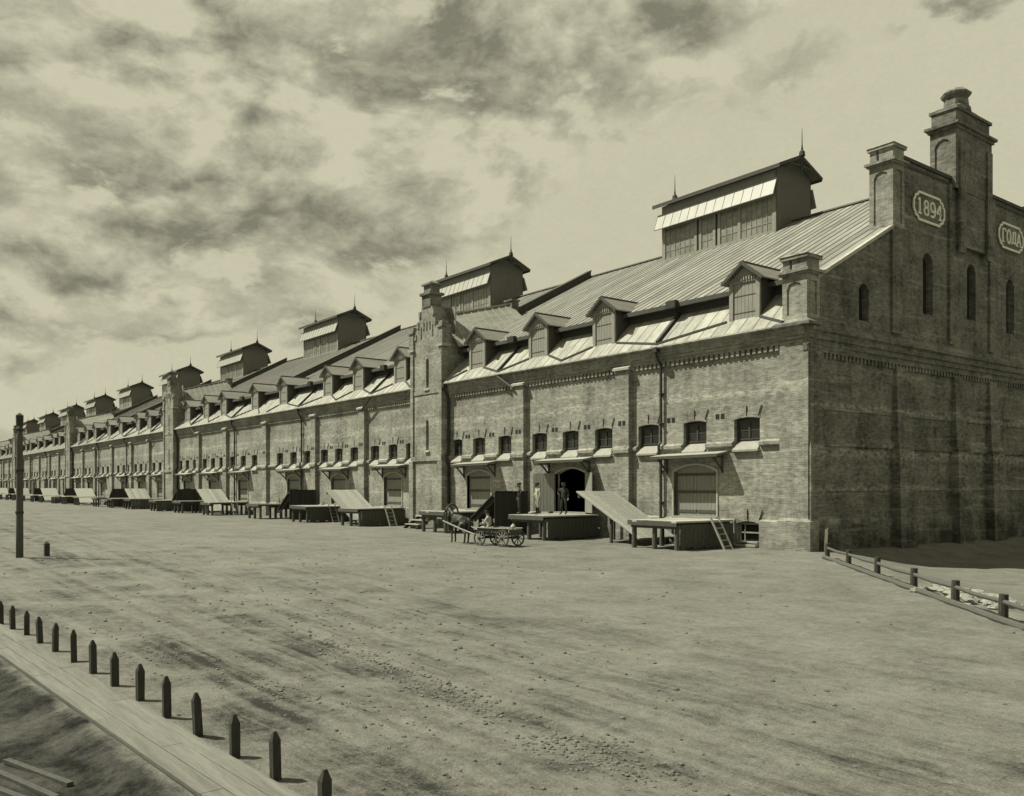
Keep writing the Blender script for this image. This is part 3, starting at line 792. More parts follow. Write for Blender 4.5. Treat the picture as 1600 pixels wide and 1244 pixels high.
# --- stair towers
def tower():
    b = MB(); yf = -.52
    outl = [(-1.95, -.6), (1.95, -.6), (1.95, 13.2), (1.60, 13.35), (1.5, 13.75), (1.15, 14.15), (1.0, 14.75), (.72, 15.1), (.72, 15.4), (-.72, 15.4), (-.72, 15.1), (-1.0, 14.75), (-1.15, 14.15), (-1.5, 13.75), (-1.60, 13.35), (-1.95, 13.2)]
    holes = [arch_hole(.1, .36, 9.75, 11.8, .2, 6), arch_hole(.1, .36, 5.4, 7.5, .2, 6)]
    pierced(b, outl, holes, lambda u, v, d: (u, yf + d, v), .3)
    back = [(u, v) for u, v in outl]
    for k in range(len(outl)):
        (u0, v0), (u1, v1) = outl[k], outl[(k + 1) % len(outl)]
        if v0 < 0 and v1 < 0: continue
        dpt = 3.4 if (abs(u0) > 1.9 and abs(u1) > 1.9) else 1.2
        b.face([(u0, yf, v0), (u1, yf, v1), (u1, yf + dpt, v1), (u0, yf + dpt, v0)])
    b.box(-1.9, 1.9, yf + 1.15, yf + 1.2, 12.9, 15.35)
    body = b
    tr = MB()
    for s in (-1, 1):                        # flanking piers with caps and corbels
        tr.box(s * 1.62, s * 2.18, yf - .12, yf + .5, 12.6, 13.75); tr.box(s * 1.55, s * 2.26, yf - .2, yf + .58, 13.75, 13.92)
        tr.box(s * 1.55, s * 2.22, yf - .18, yf + .55, 12.45, 12.62, 1); tr.box(s * 1.66, s * 2.10, yf - .08, yf + .45, 13.92, 14.2)
        tr.box(s * 1.70, s * 2.05, yf - .10, yf + .4, 4.98, 12.45)
        tr.box(s * 1.60, s * 2.16, yf - .16, yf + .4, -.6, 4.6)
        for k, (x, z) in enumerate(((1.45, 13.5), (1.1, 14.3), (.86, 15.0))): tr.box(s * (x - .1), s * (x + .12), yf - .07, yf + .1, z - .25, z + .18)
    tr.box(-1.99, 1.99, yf - .10, yf, 4.62, 4.95); tr.box(-2.05, 2.05, yf - .05, yf, 9.3, 9.55)
    for x in (-.75, -.4, .0, .4, .75): tr.box(x - .07, x + .07, yf - .06, yf + .02, 13.35 + (.5 if abs(x) < .5 else 0), 14.1 + (.3 if abs(x) < .5 else 0))
    pin = MB()
    pin.box(-.55, .55, yf - .05, yf + .9, 15.4, 16.25); pin.box(-.68, .68, yf - .18, yf + 1.03, 16.25, 16.42); pin.box(-.45, .45, yf + .05, yf + .8, 16.42, 16.95)
    pin.box(-.58, .58, yf - .08, yf + .93, 16.95, 17.08); pin.hexa([(-.5, yf, 17.08), (.5, yf, 17.08), (.5, yf + .85, 17.08), (-.5, yf + .85, 17.08), (-.1, yf + .35, 17.35), (.1, yf + .35, 17.35), (.1, yf + .5, 17.35), (-.1, yf + .5, 17.35)])
    rf = MB()
    A, B, C, Dd = Vector((0, .65, 14.9)), Vector((0, 6.9, 16.55)), Vector((3.3, 6.9, 13.9)), Vector((2.75, .35, 12.45))
    for s in (-1, 1):
        f = lambda v, up=0: (v.x * s, v.y, v.z + up)
        rf.hexa([f(A, -.08), f(B, -.08), f(C, -.08), f(Dd, -.08), f(A), f(B), f(C), f(Dd)])
        for i in range(1, 10):
            t = i / 10; p = A.lerp(B, t); q = Dd.lerp(C, t)
            rf.bar((p.x * s, p.y, p.z + .03), (q.x * s, q.y, q.z + .03), .05, .06, 1)
    rf.bar((A.x, A.y, A.z + .06), (B.x, B.y, B.z + .06), .18, .1, 1)
    pier = MB().box(-.42, .42, 6.7, 7.35, 14.8, 16.75).box(-.5, .5, 6.62, 7.43, 16.75, 16.86)
    pier.prism([(-1.9, 12.2), (1.9, 12.2), (1.9, 13.2), (0, 14.85), (-1.9, 13.2)], .62, .72, 'y')
    win = MB().box(-.10, .30, yf + .27, yf + .29, 9.7, 11.85).box(-.10, .30, yf + .27, yf + .29, 5.3, 7.55)
    sl = MB().hexa([(-.2, yf - .12, 9.55), (.4, yf - .12, 9.55), (.4, yf + .2, 9.6), (-.2, yf + .2, 9.6), (-.2, yf - .12, 9.6), (.4, yf - .12, 9.6), (.4, yf + .2, 9.75), (-.2, yf + .2, 9.75)])
    sl.hexa([(-.2, yf - .12, 5.22), (.4, yf - .12, 5.22), (.4, yf + .2, 5.25), (-.2, yf + .2, 5.25), (-.2, yf - .12, 5.27), (.4, yf - .12, 5.27), (.4, yf + .2, 5.42), (-.2, yf + .2, 5.42)])
    return [body.mesh('stair_tower', M_brick), [('tower_trim', tr.mesh('tower_trim', [M_brick, M_lime])), ('pinnacle', pin.mesh('pinnacle', M_brickshade)), ('tower_roof', rf.mesh('tower_roof', [M_sheetu, M_zinc])),
            ('roof_pier', pier.mesh('roof_pier', M_brickshade)), ('pane', win.mesh('pane', M_glassd)), ('sill', sl.mesh('sill', M_stone))]]
tb, tsub = tower()
for k in range(5):
    x = -S * (2 * k + 1)
    o = put('stair_tower', tb, WH, (x, 0, 0))
    for nm, me in tsub: put(nm, me, o)
# --- the near gable end
END = lambda u, v, d: (-d, u, v)
rk = lambda y: roof_z(y) - .13
HW = 29.8
pts = [(0, -1.4), (HW, -1.4), (HW, rk(0)), (HW - 7.25, rk(7.25)), (HW - 7.25, 18.78), (7.25, 18.78), (7.25, rk(7.25)), (0, rk(0))]
EW = [(4.45, .85, 10.5, 12.25), (10.33, 1.0, 11.5, 14.6), (14.95, 1.0, 11.75, 14.75), (19.6, 1.0, 11.5, 14.6), (25.35, .85, 10.5, 12.25)]
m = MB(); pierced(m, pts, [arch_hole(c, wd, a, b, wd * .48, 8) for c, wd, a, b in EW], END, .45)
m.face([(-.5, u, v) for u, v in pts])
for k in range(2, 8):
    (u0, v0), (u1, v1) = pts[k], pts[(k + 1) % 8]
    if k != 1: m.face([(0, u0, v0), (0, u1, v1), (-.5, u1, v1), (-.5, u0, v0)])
gable = m.build('gable_wall', M_brickshade, WH)
for c, wd, a, b in EW:
    o = MB().box(-.40, -.36, c - wd / 2 - .05, c + wd / 2 + .05, a - .05, b + .05).build('gable_window', M_void, gable)
# parapet coping, lesenes, bands, plinth and buttresses
m = MB().box(-.55, .10, 7.7, HW - 7.7, 18.78, 18.95).box(-.5, .05, 7.7, HW - 7.7, 18.5, 18.62); m.build('parapet_coping', M_dark, gable)
for y0, y1 in ((6.75, 7.65), (12.35, 12.95), (16.85, 17.45), (22.15, 23.05)):
    MB().box(-.02, .14, y0, y1, 10.2, 15.4 if y0 < 7 or y0 > 20 else 18.5).build('lesene', M_brickshade, gable)
m = MB()
cpoly = [(-.1, 8.72), (.12, 8.72), (.12, 8.95), (.20, 9.0), (.20, 9.2), (.30, 9.26), (.30, 9.5), (.42, 9.58), (.42, 9.72), (-.02, 10.12), (-.1, 10.12)]
m.prism([(u, v) for u, v in cpoly], -.2, HW + .2, 'y')
m.box(-1.42, .44, -.56, .44, 9.80, 9.92)
m.hexa([(-1.40, -.54, 9.92), (.44, -.54, 9.92), (.44, .6, 9.92), (-1.40, .6, 9.92), (-1.25, -.26, 10.12), (.12, -.26, 10.12), (.12, .6, 10.12), (-1.25, .6, 10.12)])
m.build('gable_cornice', M_brickshade, gable)
m = MB()
for i in range(95): y = .3 + i * .31; m.box(-.02, .11, y, y + .16, 8.48, 8.72)
tag(m.build('dentil_course', M_brickshade, gable), kind='stuff')
m = MB().prism([(-.05, 4.62), (.13, 4.62), (.16, 4.70), (.16, 4.88), (-.05, 5.08)], .85, HW, 'y'); m.build('string_course', M_brickshade, gable)
m = MB().prism([(-.05, 6.20), (.05, 6.22), (-.05, 6.40)], .85, HW, 'y').prism([(-.05, 2.60), (.06, 2.62), (-.05, 2.82)], .85, HW, 'y'); m.build('offset_course', M_brickshade, gable)
m = MB().prism([(-.05, -1.4), (.16, -1.4), (.16, 1.24), (-.02, 1.40)], .4, HW, 'y'); m.build('plinth', M_brickshade, gable)
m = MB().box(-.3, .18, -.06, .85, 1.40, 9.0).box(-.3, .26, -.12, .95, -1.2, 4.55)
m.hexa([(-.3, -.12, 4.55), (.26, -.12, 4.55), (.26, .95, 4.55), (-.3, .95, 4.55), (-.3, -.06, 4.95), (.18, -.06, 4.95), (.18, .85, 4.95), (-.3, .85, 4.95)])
m.build('corner_buttress', M_brickshade, gable)
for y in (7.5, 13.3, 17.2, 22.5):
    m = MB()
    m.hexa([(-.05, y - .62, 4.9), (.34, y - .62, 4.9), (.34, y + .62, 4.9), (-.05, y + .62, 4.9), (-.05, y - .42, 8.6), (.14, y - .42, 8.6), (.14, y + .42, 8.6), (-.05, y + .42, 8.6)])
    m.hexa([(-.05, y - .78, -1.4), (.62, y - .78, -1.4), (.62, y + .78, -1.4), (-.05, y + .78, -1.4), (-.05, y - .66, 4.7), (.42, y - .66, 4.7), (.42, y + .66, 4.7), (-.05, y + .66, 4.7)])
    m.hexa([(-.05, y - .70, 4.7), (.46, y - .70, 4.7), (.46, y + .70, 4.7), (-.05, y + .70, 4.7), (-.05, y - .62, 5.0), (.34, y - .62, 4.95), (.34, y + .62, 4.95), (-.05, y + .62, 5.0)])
    m.build('buttress', M_brickshade, gable)
# verge of the roof along the rake
m = MB()
m.prism([(.55, roof_z(.55) - .14), (6.75, roof_z(6.75) - .14), (6.75, roof_z(6.75) + .03), (.55, roof_z(.55) + .03)], -.06, .20, 'x')
m.build('roof_verge', M_sheetl, gable)
# square turrets with blind niches: corner and shoulders of the gable
def turret(x0, x1, y0, y1, z0, zs, zt, name):
    m = MB(); m.box(x0 + .06, x1 - .06, y0 + .06, y1 - .06, z0, zs)
    def corner(xa, xb, ya, yb): m.box(xa, xb, ya, yb, z0, zs)
    e = .24
    corner(x0, x0 + e, y0, y0 + e); corner(x1 - e, x1, y0, y0 + e); corner(x1 - e, x1, y1 - e, y1); corner(x0, x0 + e, y1 - e, y1)
    zt0 = zs - .28
    m.box(x0 + e, x1 - e, y0, y0 + .05, zt0, zs); m.box(x1 - .05, x1, y0 + e, y1 - e, zt0, zs)
    m.box(x0 + e, x1 - e, y0, y0 + .05, z0, z0 + .2); m.box(x1 - .05, x1, y0 + e, y1 - e, z0, z0 + .2)
    m.prism([(x0 + e, zt0), (x0 + e, zt0 - .3), (x0 + e + .1, zt0 - .1), ((x0 + x1) / 2, zt0 - .02), (x1 - e - .1, zt0 - .1), (x1 - e, zt0 - .3), (x1 - e, zt0)], y0, y0 + .05, 'y')
    m.box(x0 - .10, x1 + .10, y0 - .10, y1 + .10, zs, zs + .08); m.box(x0 - .18, x1 + .18, y0 - .18, y1 + .18, zs + .08, zs + .20)
    m.box(x0 + .02, x1 - .02, y0 + .02, y1 - .02, zs + .20, zt - .25)
    m.box(x0 + .38, x0 + .46, y0 - .01, y0 + .03, zs + .3, zt - .3, 1)
    m.box(x0 - .08, x1 + .08, y0 - .08, y1 + .08, zt - .25, zt - .10); 
    m.hexa([(x0 - .12, y0 - .12, zt - .10), (x1 + .12, y0 - .12, zt - .10), (x1 + .12, y1 + .12, zt - .10), (x0 - .12, y1 + .12, zt - .10), (x0 + .3, y0 + .25, zt + .08), (x1 - .3, y0 + .25, zt + .08), (x1 - .3, y1 - .25, zt + .08), (x0 + .3, y1 - .25, zt + .08)])
    return m.build(name, [M_brick, M_void], gable)
turret(-1.12, .12, -.22, .75, 10.12, 12.05, 12.98, 'corner_turret')
turret(-1.05, .17, 6.70, 7.75, 15.3, 18.35, 19.38, 'shoulder_turret')
turret(-1.05, .17, HW - 7.75, HW - 6.70, 15.3, 18.35, 19.38, 'shoulder_turret')
# the great chimney over the gable
m = MB()
cx0, cx1, cy0, cy1 = -1.05, .30, 12.60, 16.65
m.box(cx0 + .06, cx1, cy0 + .07, cy1, 18.3, 21.45)
m.box(cx0, cx0 + .26, cy0, cy0 + .3, 18.3, 21.45); m.box(cx1 - .26, cx1 + .01, cy0, cy0 + .3, 18.3, 21.45); m.box(cx0 + .26, cx1 - .26, cy0, cy0 + .1, 21.05, 21.45)
m.prism([(cx0 + .26, 21.05), (cx0 + .26, 20.7), (cx0 + .42, 20.94), ((cx0 + cx1) / 2, 21.02), (cx1 - .42, 20.94), (cx1 - .26, 20.7), (cx1 - .26, 21.05)], cy0, cy0 + .1, 'y')
m.box(cx1, cx1 + .12, 12.9, 13.5, 15.0, 20.9); m.box(cx1, cx1 + .12, 15.95, 16.5, 15.0, 20.9); m.box(-.02, cx1 - .03, 13.0, 16.4, 15.4, 18.28)
m.box(cx0 - .10, cx1 + .10, cy0 - .10, cy1 + .10, 21.45, 21.6); m.box(cx0 - .22, cx1 + .22, cy0 - .22, cy1 + .22, 21.6, 21.74)
m.box(cx0 + .05, cx1 - .02, cy0 + .05, cy1 - .25, 21.74, 22.45); m.box(cx0 - .06, cx1 + .08, cy0 - .02, cy1 - .12, 22.45, 22.6)
m.box(cx0 + .12, cx1 - .1, cy0 + .35, cy1 - 1.5, 22.6, 22.78)
m.build('chimney', M_brickshade, gable)
m = MB()
def ring(r, z, cx=-.38, cy=14.05, n=8): return [(cx + r * math.cos(2 * PI * (k + .5) / n), cy + r * 1.02 * math.sin(2 * PI * (k + .5) / n), z) for k in range(n)]
prof = [(.74, 22.7), (.70, 22.95), (.62, 23.05), (.58, 23.45), (.72, 23.6), (.76, 23.72), (.5, 23.95), (.05, 24.0)]
for (r0, z0), (r1, z1) in zip(prof, prof[1:]):
    A, B = ring(r0, z0), ring(r1, z1)
    for k in range(8): m.face([A[k], A[(k + 1) % 8], B[(k + 1) % 8], B[k]])
m.build('chimney_pot', M_brickshade, gable)
# date plaques
def serif_digits():
    # slab-serif figures drawn as strokes, four of them, each .42 wide
    g = {'1': [[(.0, .45), (.0, -.45)], [(-.12, -.45), (.12, -.45)], [(0, .45), (-.13, .34)]],
         '8': [[(.13 * math.cos(a), .22 + .21 * math.sin(a)) for a in [k * PI / 8 for k in range(17)]], [(.16 * math.cos(a), -.22 + .23 * math.sin(a)) for a in [k * PI / 8 for k in range(17)]]],
         '9': [[(.165 * math.cos(a), .16 + .28 * math.sin(a)) for a in [k * PI / 8 for k in range(17)]], [(.165, .2), (.165, -.12), (.12, -.34), (.0, -.45), (-.15, -.40)]],
         '4': [[(.09, -.45), (.09, .45), (-.17, -.1), (.2, -.1)], [(-.02, -.45), (.2, -.45)]],
         'Г': [[(-.08, -.45), (-.08, .43), (.17, .43), (.17, .28)], [(-.17, -.45), (.03, -.45)]],
         'О': [[(.17 * math.cos(a), .45 * math.sin(a)) for a in [k * PI / 8 for k in range(17)]]],
         'Д': [[(-.19, -.45), (-.19, -.33), (.19, -.33), (.19, -.45)], [(-.13, -.33), (-.06, .43), (.12, .43), (.12, -.33)]],
         'А': [[(-.18, -.45), (0, .45), (.18, -.45)], [(-.11, -.14), (.11, -.14)], [(-.24, -.45), (-.1, -.45)], [(.1, -.45), (.24, -.45)]]}
    return g
GL = serif_digits()
def plaque(yc, zc, word, label):
    hw, hh = 1.52, .68; n1, n2 = .28, .26
    o = [(-hw, -hh + n2 * 2), (-hw + n1, -hh + n2 * 2 - .0), (-hw + n1, -hh + n2), (-hw + 2 * n1, -hh + n2), (-hw + 2 * n1, -hh)]
    q = [(-hw, -hh + .44), (-hw + .16, -hh + .32), (-hw + .16, -hh + .19), (-hw + .40, -hh + .15), (-hw + .46, -hh)]
    half = q
    outl = half + [(-u, v) for u, v in half[::-1]] + [(-u, -v) for u, v in half] + [(u, -v) for u, v in half[::-1]]
    f = MB().prism([(yc + u, zc + v) for u, v in outl], -.02, .05, 'x')
    p = f.build('date_plaque', M_brickshade, gable); p['label'] = label
    fr = MB(); n = len(outl)
    for k in range(n):
        (u0, v0), (u1, v1) = outl[k], outl[(k + 1) % n]
        xo = .07 + .003 * (k % 2); fr.bar((xo, yc + u0, zc + v0), (xo, yc + u1, zc + v1), .06, .115)
    for k, ch in enumerate(word):
        c = yc + (k - 1.5) * .64
        for si, st in enumerate(GL[ch]):
            for gi, ((u0, v0), (u1, v1)) in enumerate(zip(st, st[1:])):
                xo = .075 + .006 * si + .0025 * (gi % 2)
                thin = abs(v1 - v0) < .02
                fr.bar((xo, c + u0 * 1.35, zc + v0 * .82), (xo, c + u1 * 1.35, zc + v1 * .82), .06, .075 if thin else .11)
    # strokes belong to the plaque: the third level of the building is the gable's own piece
    me = fr.mesh('lettering', M_white)
    return put('lettering', me, gable)
plaque(10.33, 16.80, '1894', 'white framed date plaque reading 1894')
plaque(19.55, 16.95, 'ГОДА', 'white framed plaque reading ГОДА')

# ------------------------------------------------------------------ loading platforms, chutes, ladders
def copy_tree(o, loc):
    c = o.copy(); col.objects.link(c); c.location = loc
    for ch in [k for k in o.children]:
        d = ch.copy(); col.objects.link(d); d.parent = c
        for g in [k for k in ch.children]:
            e = g.copy(); col.objects.link(e); e.parent = d
    return c
ORD = ['first', 'second', 'third', 'fourth', 'fifth', 'sixth', 'seventh', 'eighth', 'ninth', 'tenth']
board_m = MB().box(-.146, .146, -4.3, -.42, 1.22, 1.30).mesh('deck_board', M_deck)
leg_m = MB().tube([(0, 0, -.5), (0, 0, .5), (.01, 0, .94)], [.125, .118, .11], 9).mesh('leg', M_pole)
lcap = MB().tube([(-1.45, -4.08, 1.03), (1.45, -4.08, 1.03)], .10, 9).mesh('beam', M_pole)
joist = MB().box(-.07, .07, -4.28, -.42, 1.10, 1.215).mesh('joist', M_wooddk)
sb_ = MB()
for i in range(13): sb_.box(1.44, 1.475, -4.0 + i * .275 + .008, -4.0 + (i + 1) * .275 - .008, .04 + .05 * ((i * 7) % 3), 1.14)
sideb = sb_.mesh('side_boarding', M_wooddk)
fasc = MB().box(-1.49, 1.49, -4.345, -4.303, 1.06, 1.285).mesh('fascia', M_wooddk)
boards_sim = MB().box(-1.5, 1.5, -4.3, -.42, 1.2, 1.30).mesh('deck', M_deck)
PLATS = {}
def platform(x, label, detail, boarded):
    p = thing('loading_platform', label, 'loading platform', (x, 0, 0), 0, 'loading platforms along the warehouse wall')
    if detail:
        for i in range(10): put('deck_board', board_m, p, (-1.35 + i * .3 + random.uniform(-.003, .003), random.uniform(-.05, .03), random.uniform(-.012, .006)))
        for s in (-1.2, 0, 1.2): put('joist', joist, p, (s, 0, 0))
        put('fascia', fasc, p)
        legs = [(s, y) for s in (-1.3, 0, 1.3) for y in (-4.08, -2.2, -.7)]
    else:
        put('deck', boards_sim, p); legs = [(s, y) for s in (-1.3, 0, 1.3) for y in (-4.08,)]
    put('beam', lcap, p)
    if boarded: put('side_boarding', sideb, p)
    if detail: put('beam', lcap, p, (0, 1.88, 0)); put('beam', lcap, p, (0, 3.38, 0))
    for s, y in legs: put('leg', leg_m, p, (s + random.uniform(-.04, .04), y, 0), random.uniform(0, 3))
    return p
cnt = 0
for n in range(NS - 1):
    ds = sorted([SX(n, t) for t in DOOR], reverse=True)
    for i, xd in enumerate(ds):
        cnt += 1
        lab = {1: 'plank loading platform nearest the gable end, ladder leaning on it',
               2: 'plank loading platform with three men standing on it by the open door',
               3: 'plank loading platform behind the horse, reached by wooden steps',
               4: 'loading platform just beyond the first stair tower, ladder at its side',
               5: 'second loading platform beyond the first stair tower',
               6: 'third loading platform beyond the first stair tower'}.get(cnt)
        if not lab:
            k = cnt - 7
            lab = '%s loading platform %s the %s stair tower' % (ORD[k % 6 if k < 60 else 0], ('short of', 'beyond')[k % 6 > 2], ORD[1 + (k + 3) // 6]) if False else None
        if not lab:
            # six platforms stand between one tower and the next
            sec = (cnt - 4) // 6; pos = (cnt - 4) % 6
            lab = '%s loading platform beyond the %s stair tower from the gable end' % (ORD[pos], ORD[sec])
        PLATS[cnt] = platform(xd + 1.2, lab, n < 4, cnt in (1, 2, 4, 5, 9, 10, 15))
        if cnt > 1: PLATS[cnt].rotation_euler = (random.uniform(-.008, .008), random.uniform(-.012, .012), random.uniform(-.03, .03)); PLATS[cnt].location.x += random.uniform(-.3, .3)
# plank chutes beside the middle bay of each section
def chute(name, label, xt, zt, xb, zb, y0, y1, detail, group, mat):
    p = thing(name, label, 'plank chute', (xt, 0, 0), 0, group)
    dx = xb - xt; k = 9 if detail else 1; st = (y1 - y0) / k
    for i in range(k):
        a, b = y0 + i * st + (.006 if detail else 0), y0 + (i + 1) * st - (.006 if detail else 0)
        e = random.uniform(-.06, .06) if detail else 0; u = random.uniform(0, .012) if detail else 0
        MB().hexa([(0 - e, a, zt - .06), (dx + e, a, zb - .06), (dx + e, b, zb - .06), (-e, b, zt - .06), (-e, a, zt + u), (dx + e, a, zb + u), (dx + e, b, zb + u), (-e, b, zt + u)]).build('chute_board', mat, p)
    for y, fs in ((y0 + .35, (.5,) if mat is M_ramp else ()), (y1 - .15, (.04, .5, .9) if detail else (.04,))):
        MB().bar((0, y, zt - .15), (dx, y, zb - .15), .10, .16).build('stringer', M_wooddk, p)
        for f in fs:
            MB().box(dx * f - .06, dx * f + .06, y - .06, y + .06, -.3, zt + (zb - zt) * f - .22).build('post', M_wooddk, p)
    for i in range((9 if detail else 1) if mat is M_rampshade else 0):   # boards added to darken the space under the high end
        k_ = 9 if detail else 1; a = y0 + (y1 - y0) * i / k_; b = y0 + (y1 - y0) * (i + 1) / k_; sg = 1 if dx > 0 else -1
        MB().box(sg * .02, sg * .055, a + .006, b - .006, .02 + random.uniform(0, .08), zt - .10).build('shade_board', M_rampshade, p)
    if detail:
        MB().box(-.07 + dx * .04, .07 + dx * .04, y0, y1, zt - .34, zt - .2).build('cross_beam', M_wooddk, p)
    return p
for n in range(NS - 1):
    xr, xl = sorted([SX(n, t) for t in PIL], reverse=True)
    w1 = 'nearest the gable end' if n == 0 else '%s from the gable end' % ORD[n]
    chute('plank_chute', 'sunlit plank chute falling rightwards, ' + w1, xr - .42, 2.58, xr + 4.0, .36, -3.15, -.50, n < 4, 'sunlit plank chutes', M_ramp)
    chute('plank_chute', 'dark plank chute seen from below, ' + w1, xl + 1.2, 2.56, xl - 1.35, .90, -2.95, -.50, n < 4, 'shaded plank chutes', M_rampshade)
def ladder(label, x, y):
    p = thing('ladder', label, 'ladder', (x, y, 0), 0, 'ladders leaning on platforms')
    for s in (-.27, .27): MB().bar((.85, s, -.05), (.02, s, 1.42), .07, .08).build('rail', M_wood, p)
    for i in range(5):
        f = .14 + i * .18; MB().bar((.85 - .83 * f, -.26, -.05 + 1.47 * f), (.85 - .83 * f, .26, -.05 + 1.47 * f), .05, .05).build('rung', M_wood, p)
ladder('short ladder leaning on the platform nearest the gable end', SX(0, 6.3) + 1.2 + 1.56, -1.9)
ladder('short ladder on the platform just beyond the first stair tower', SX(1, 24.55) + 1.2 + 1.56, -2.0)
ladder('short ladder on the second platform beyond the first stair tower', SX(1, 15.5) + 1.2 + 1.56, -2.0)
ladder('short ladder on the fourth platform beyond the first stair tower', SX(2, 6.3) + 1.2 + 1.56, -2.0)
st = thing('wooden_steps', 'pale wooden steps beside the first stair tower', 'steps', (-28.55, -2.75, 0), R(90))
for i in range(4):
    MB().box(i * .42, i * .42 + .46, -.85, .85, .26 + i * .27, .32 + i * .27).build('tread', M_deck, st)
    MB().box(i * .42 + .40, i * .42 + .43, -.8, .8, .0 + i * .27, .26 + i * .27).build('riser', M_wood, st)
for s in (-.8, .8): MB().bar((-.05, s, .0), (1.75, s, 1.15), .06, .22).build('stringer', M_wooddk, st)
MB().box(1.26, 1.80, -.85, .85, 1.13, 1.19).build('tread', M_deck, st)

# ------------------------------------------------------------------ posts, pole, fence, stones
def post_mesh(wd, ht, seed):
    rr = random.Random(seed); j = lambda: rr.uniform(-.008, .008)
    m = MB(); h = wd / 2
    m.hexa([(-h + j(), -h + j(), -.4), (h + j(), -h + j(), -.4), (h + j(), h + j(), -.4), (-h + j(), h + j(), -.4), (-h + j(), -h + j(), ht - .09), (h + j(), -h + j(), ht - .09), (h + j(), h + j(), ht - .09), (-h + j(), h + j(), ht - .09)])
    m.hexa([(-h, -h, ht - .09), (h, -h, ht - .09), (h, h, ht - .09), (-h, h, ht - .09), (-.015, -.015, ht + j()), (.015, -.015, ht), (.015, .015, ht), (-.015, .015, ht)])
    return m.mesh('post', M_post)
PX = [(1.8, -30.69), (2.68, -30.6), (3.6, -30.5), (4.69, -30.45), (5.81, -30.4), (6.9, -30.33), (8.05, -30.29), (9.2, -30.25), (10.3, -30.2), (11.38, -30.17), (12.42, -30.13), (13.45, -30.09), (14.38, -30.03), (15.66, -30.13)]
names = ['second', 'third', 'fourth', 'fifth', 'sixth', 'seventh', 'eighth', 'ninth', 'tenth', 'eleventh', 'twelfth', 'thirteenth']
for i, (x, y) in enumerate(PX):
    if i == 0: lab = 'dark pointed post at the left picture edge, farthest of the footpath row'
    elif i == 13: lab = 'dark pointed post at the bottom picture edge, nearest of the footpath row'
    else: lab = '%s dark pointed post from the left along the boarded footpath' % names[i - 1]
    o = put('footpath_post', post_mesh(.088, .475 + random.uniform(-.035, .03), i), None, (x, y, ground_z(x, y)), random.uniform(-.12, .12) + .05)
    o.rotation_euler = (random.uniform(-.05, .05), random.uniform(-.05, .05), o.rotation_euler[2])
    tag(o, lab, 'post', 'pointed posts beside the footpath')
po = thing('utility_pole', 'tall rough timber pole at the far left of the yard', 'pole', (-16.89, -27.63, 0))
MB().tube([(0, 0, -.5), (.0, 0, 1.2), (.01, .0, 3.0), (-.02, 0, 4.6), (0, 0, 5.55)], [.135, .13, .125, .115, .11], 10).build('shaft', M_pole, po, smooth=True)
MB().tube([(0, 0, 5.2), (0, 0, 5.62), (0, 0, 5.72)], [.13, .14, .02], 10).build('cap', M_post, po)
MB().bar((-.16, -.02, 3.2), (-.15, -.02, 5.25), .10, .12).build('side_timber', M_pole, po)
for z in (3.4, 5.0, 1.75): MB().tube([(-.02, 0, z), (-.02, 0, z + .09)], .155, 10).build('iron_band', M_iron, po)
o = put('short_post', post_mesh(.19, .60, 77), None, (-17.32, -26.6, 0)); tag(o, 'short dark stump post standing beside the tall pole', 'post')
# yard fence at the right
FP = [(2.53, -2.43), (4.89, -4.79), (7.46, -7.36), (9.98, -9.88), (12.16, -12.06), (14.08, -13.98), (16.3, -16.2)]
fe = thing('rail_fence', 'low timber rail fence running from the corner of the gable', 'fence', (2.53, -2.43, 0))
def fl(i, z, off=0): return (FP[i][0] - 2.53, FP[i][1] + 2.43, z)
for i in range(len(FP)):
    h_ = .60 + random.uniform(-.03, .03)
    m = MB().tube([(0, 0, -.5), (0, 0, .3), (.01, 0, h_)], [.10, .097, .093], 10)
    put('post', m.mesh('post', M_post), fe, fl(i, -.02))
    if i:
        z = .40
        m = MB().tube([Vector(fl(i - 1, z)), (Vector(fl(i - 1, z)) + Vector(fl(i, z))) / 2 + Vector((0, 0, -.03)), Vector(fl(i, z))], .052, 8)
        m.build('top_rail', M_pole, fe)
        a, b = Vector(fl(i - 1, .04)), Vector(fl(i, .04))
        m = MB().tube([a + Vector((-.10, -.10, 0)), (a + b) / 2 + Vector((-.11, -.09, .01)), b + Vector((-.10, -.10, 0))], .085, 8); m.build('bottom_rail', M_pole, fe)
sk = put('marker_stake', MB().bar((.02, 0, -.3), (.06, .05, .98), .10, .10).bar((.10, .05, 1.0), (.105, .053, 1.03), .07, .07).mesh('marker_stake', M_white), None, (.44, .62, ground_z(.44, .62)))
sk.rotation_euler = (0, 0, .3); tag(sk, 'white painted stake standing near the foot of the gable corner', 'stake')
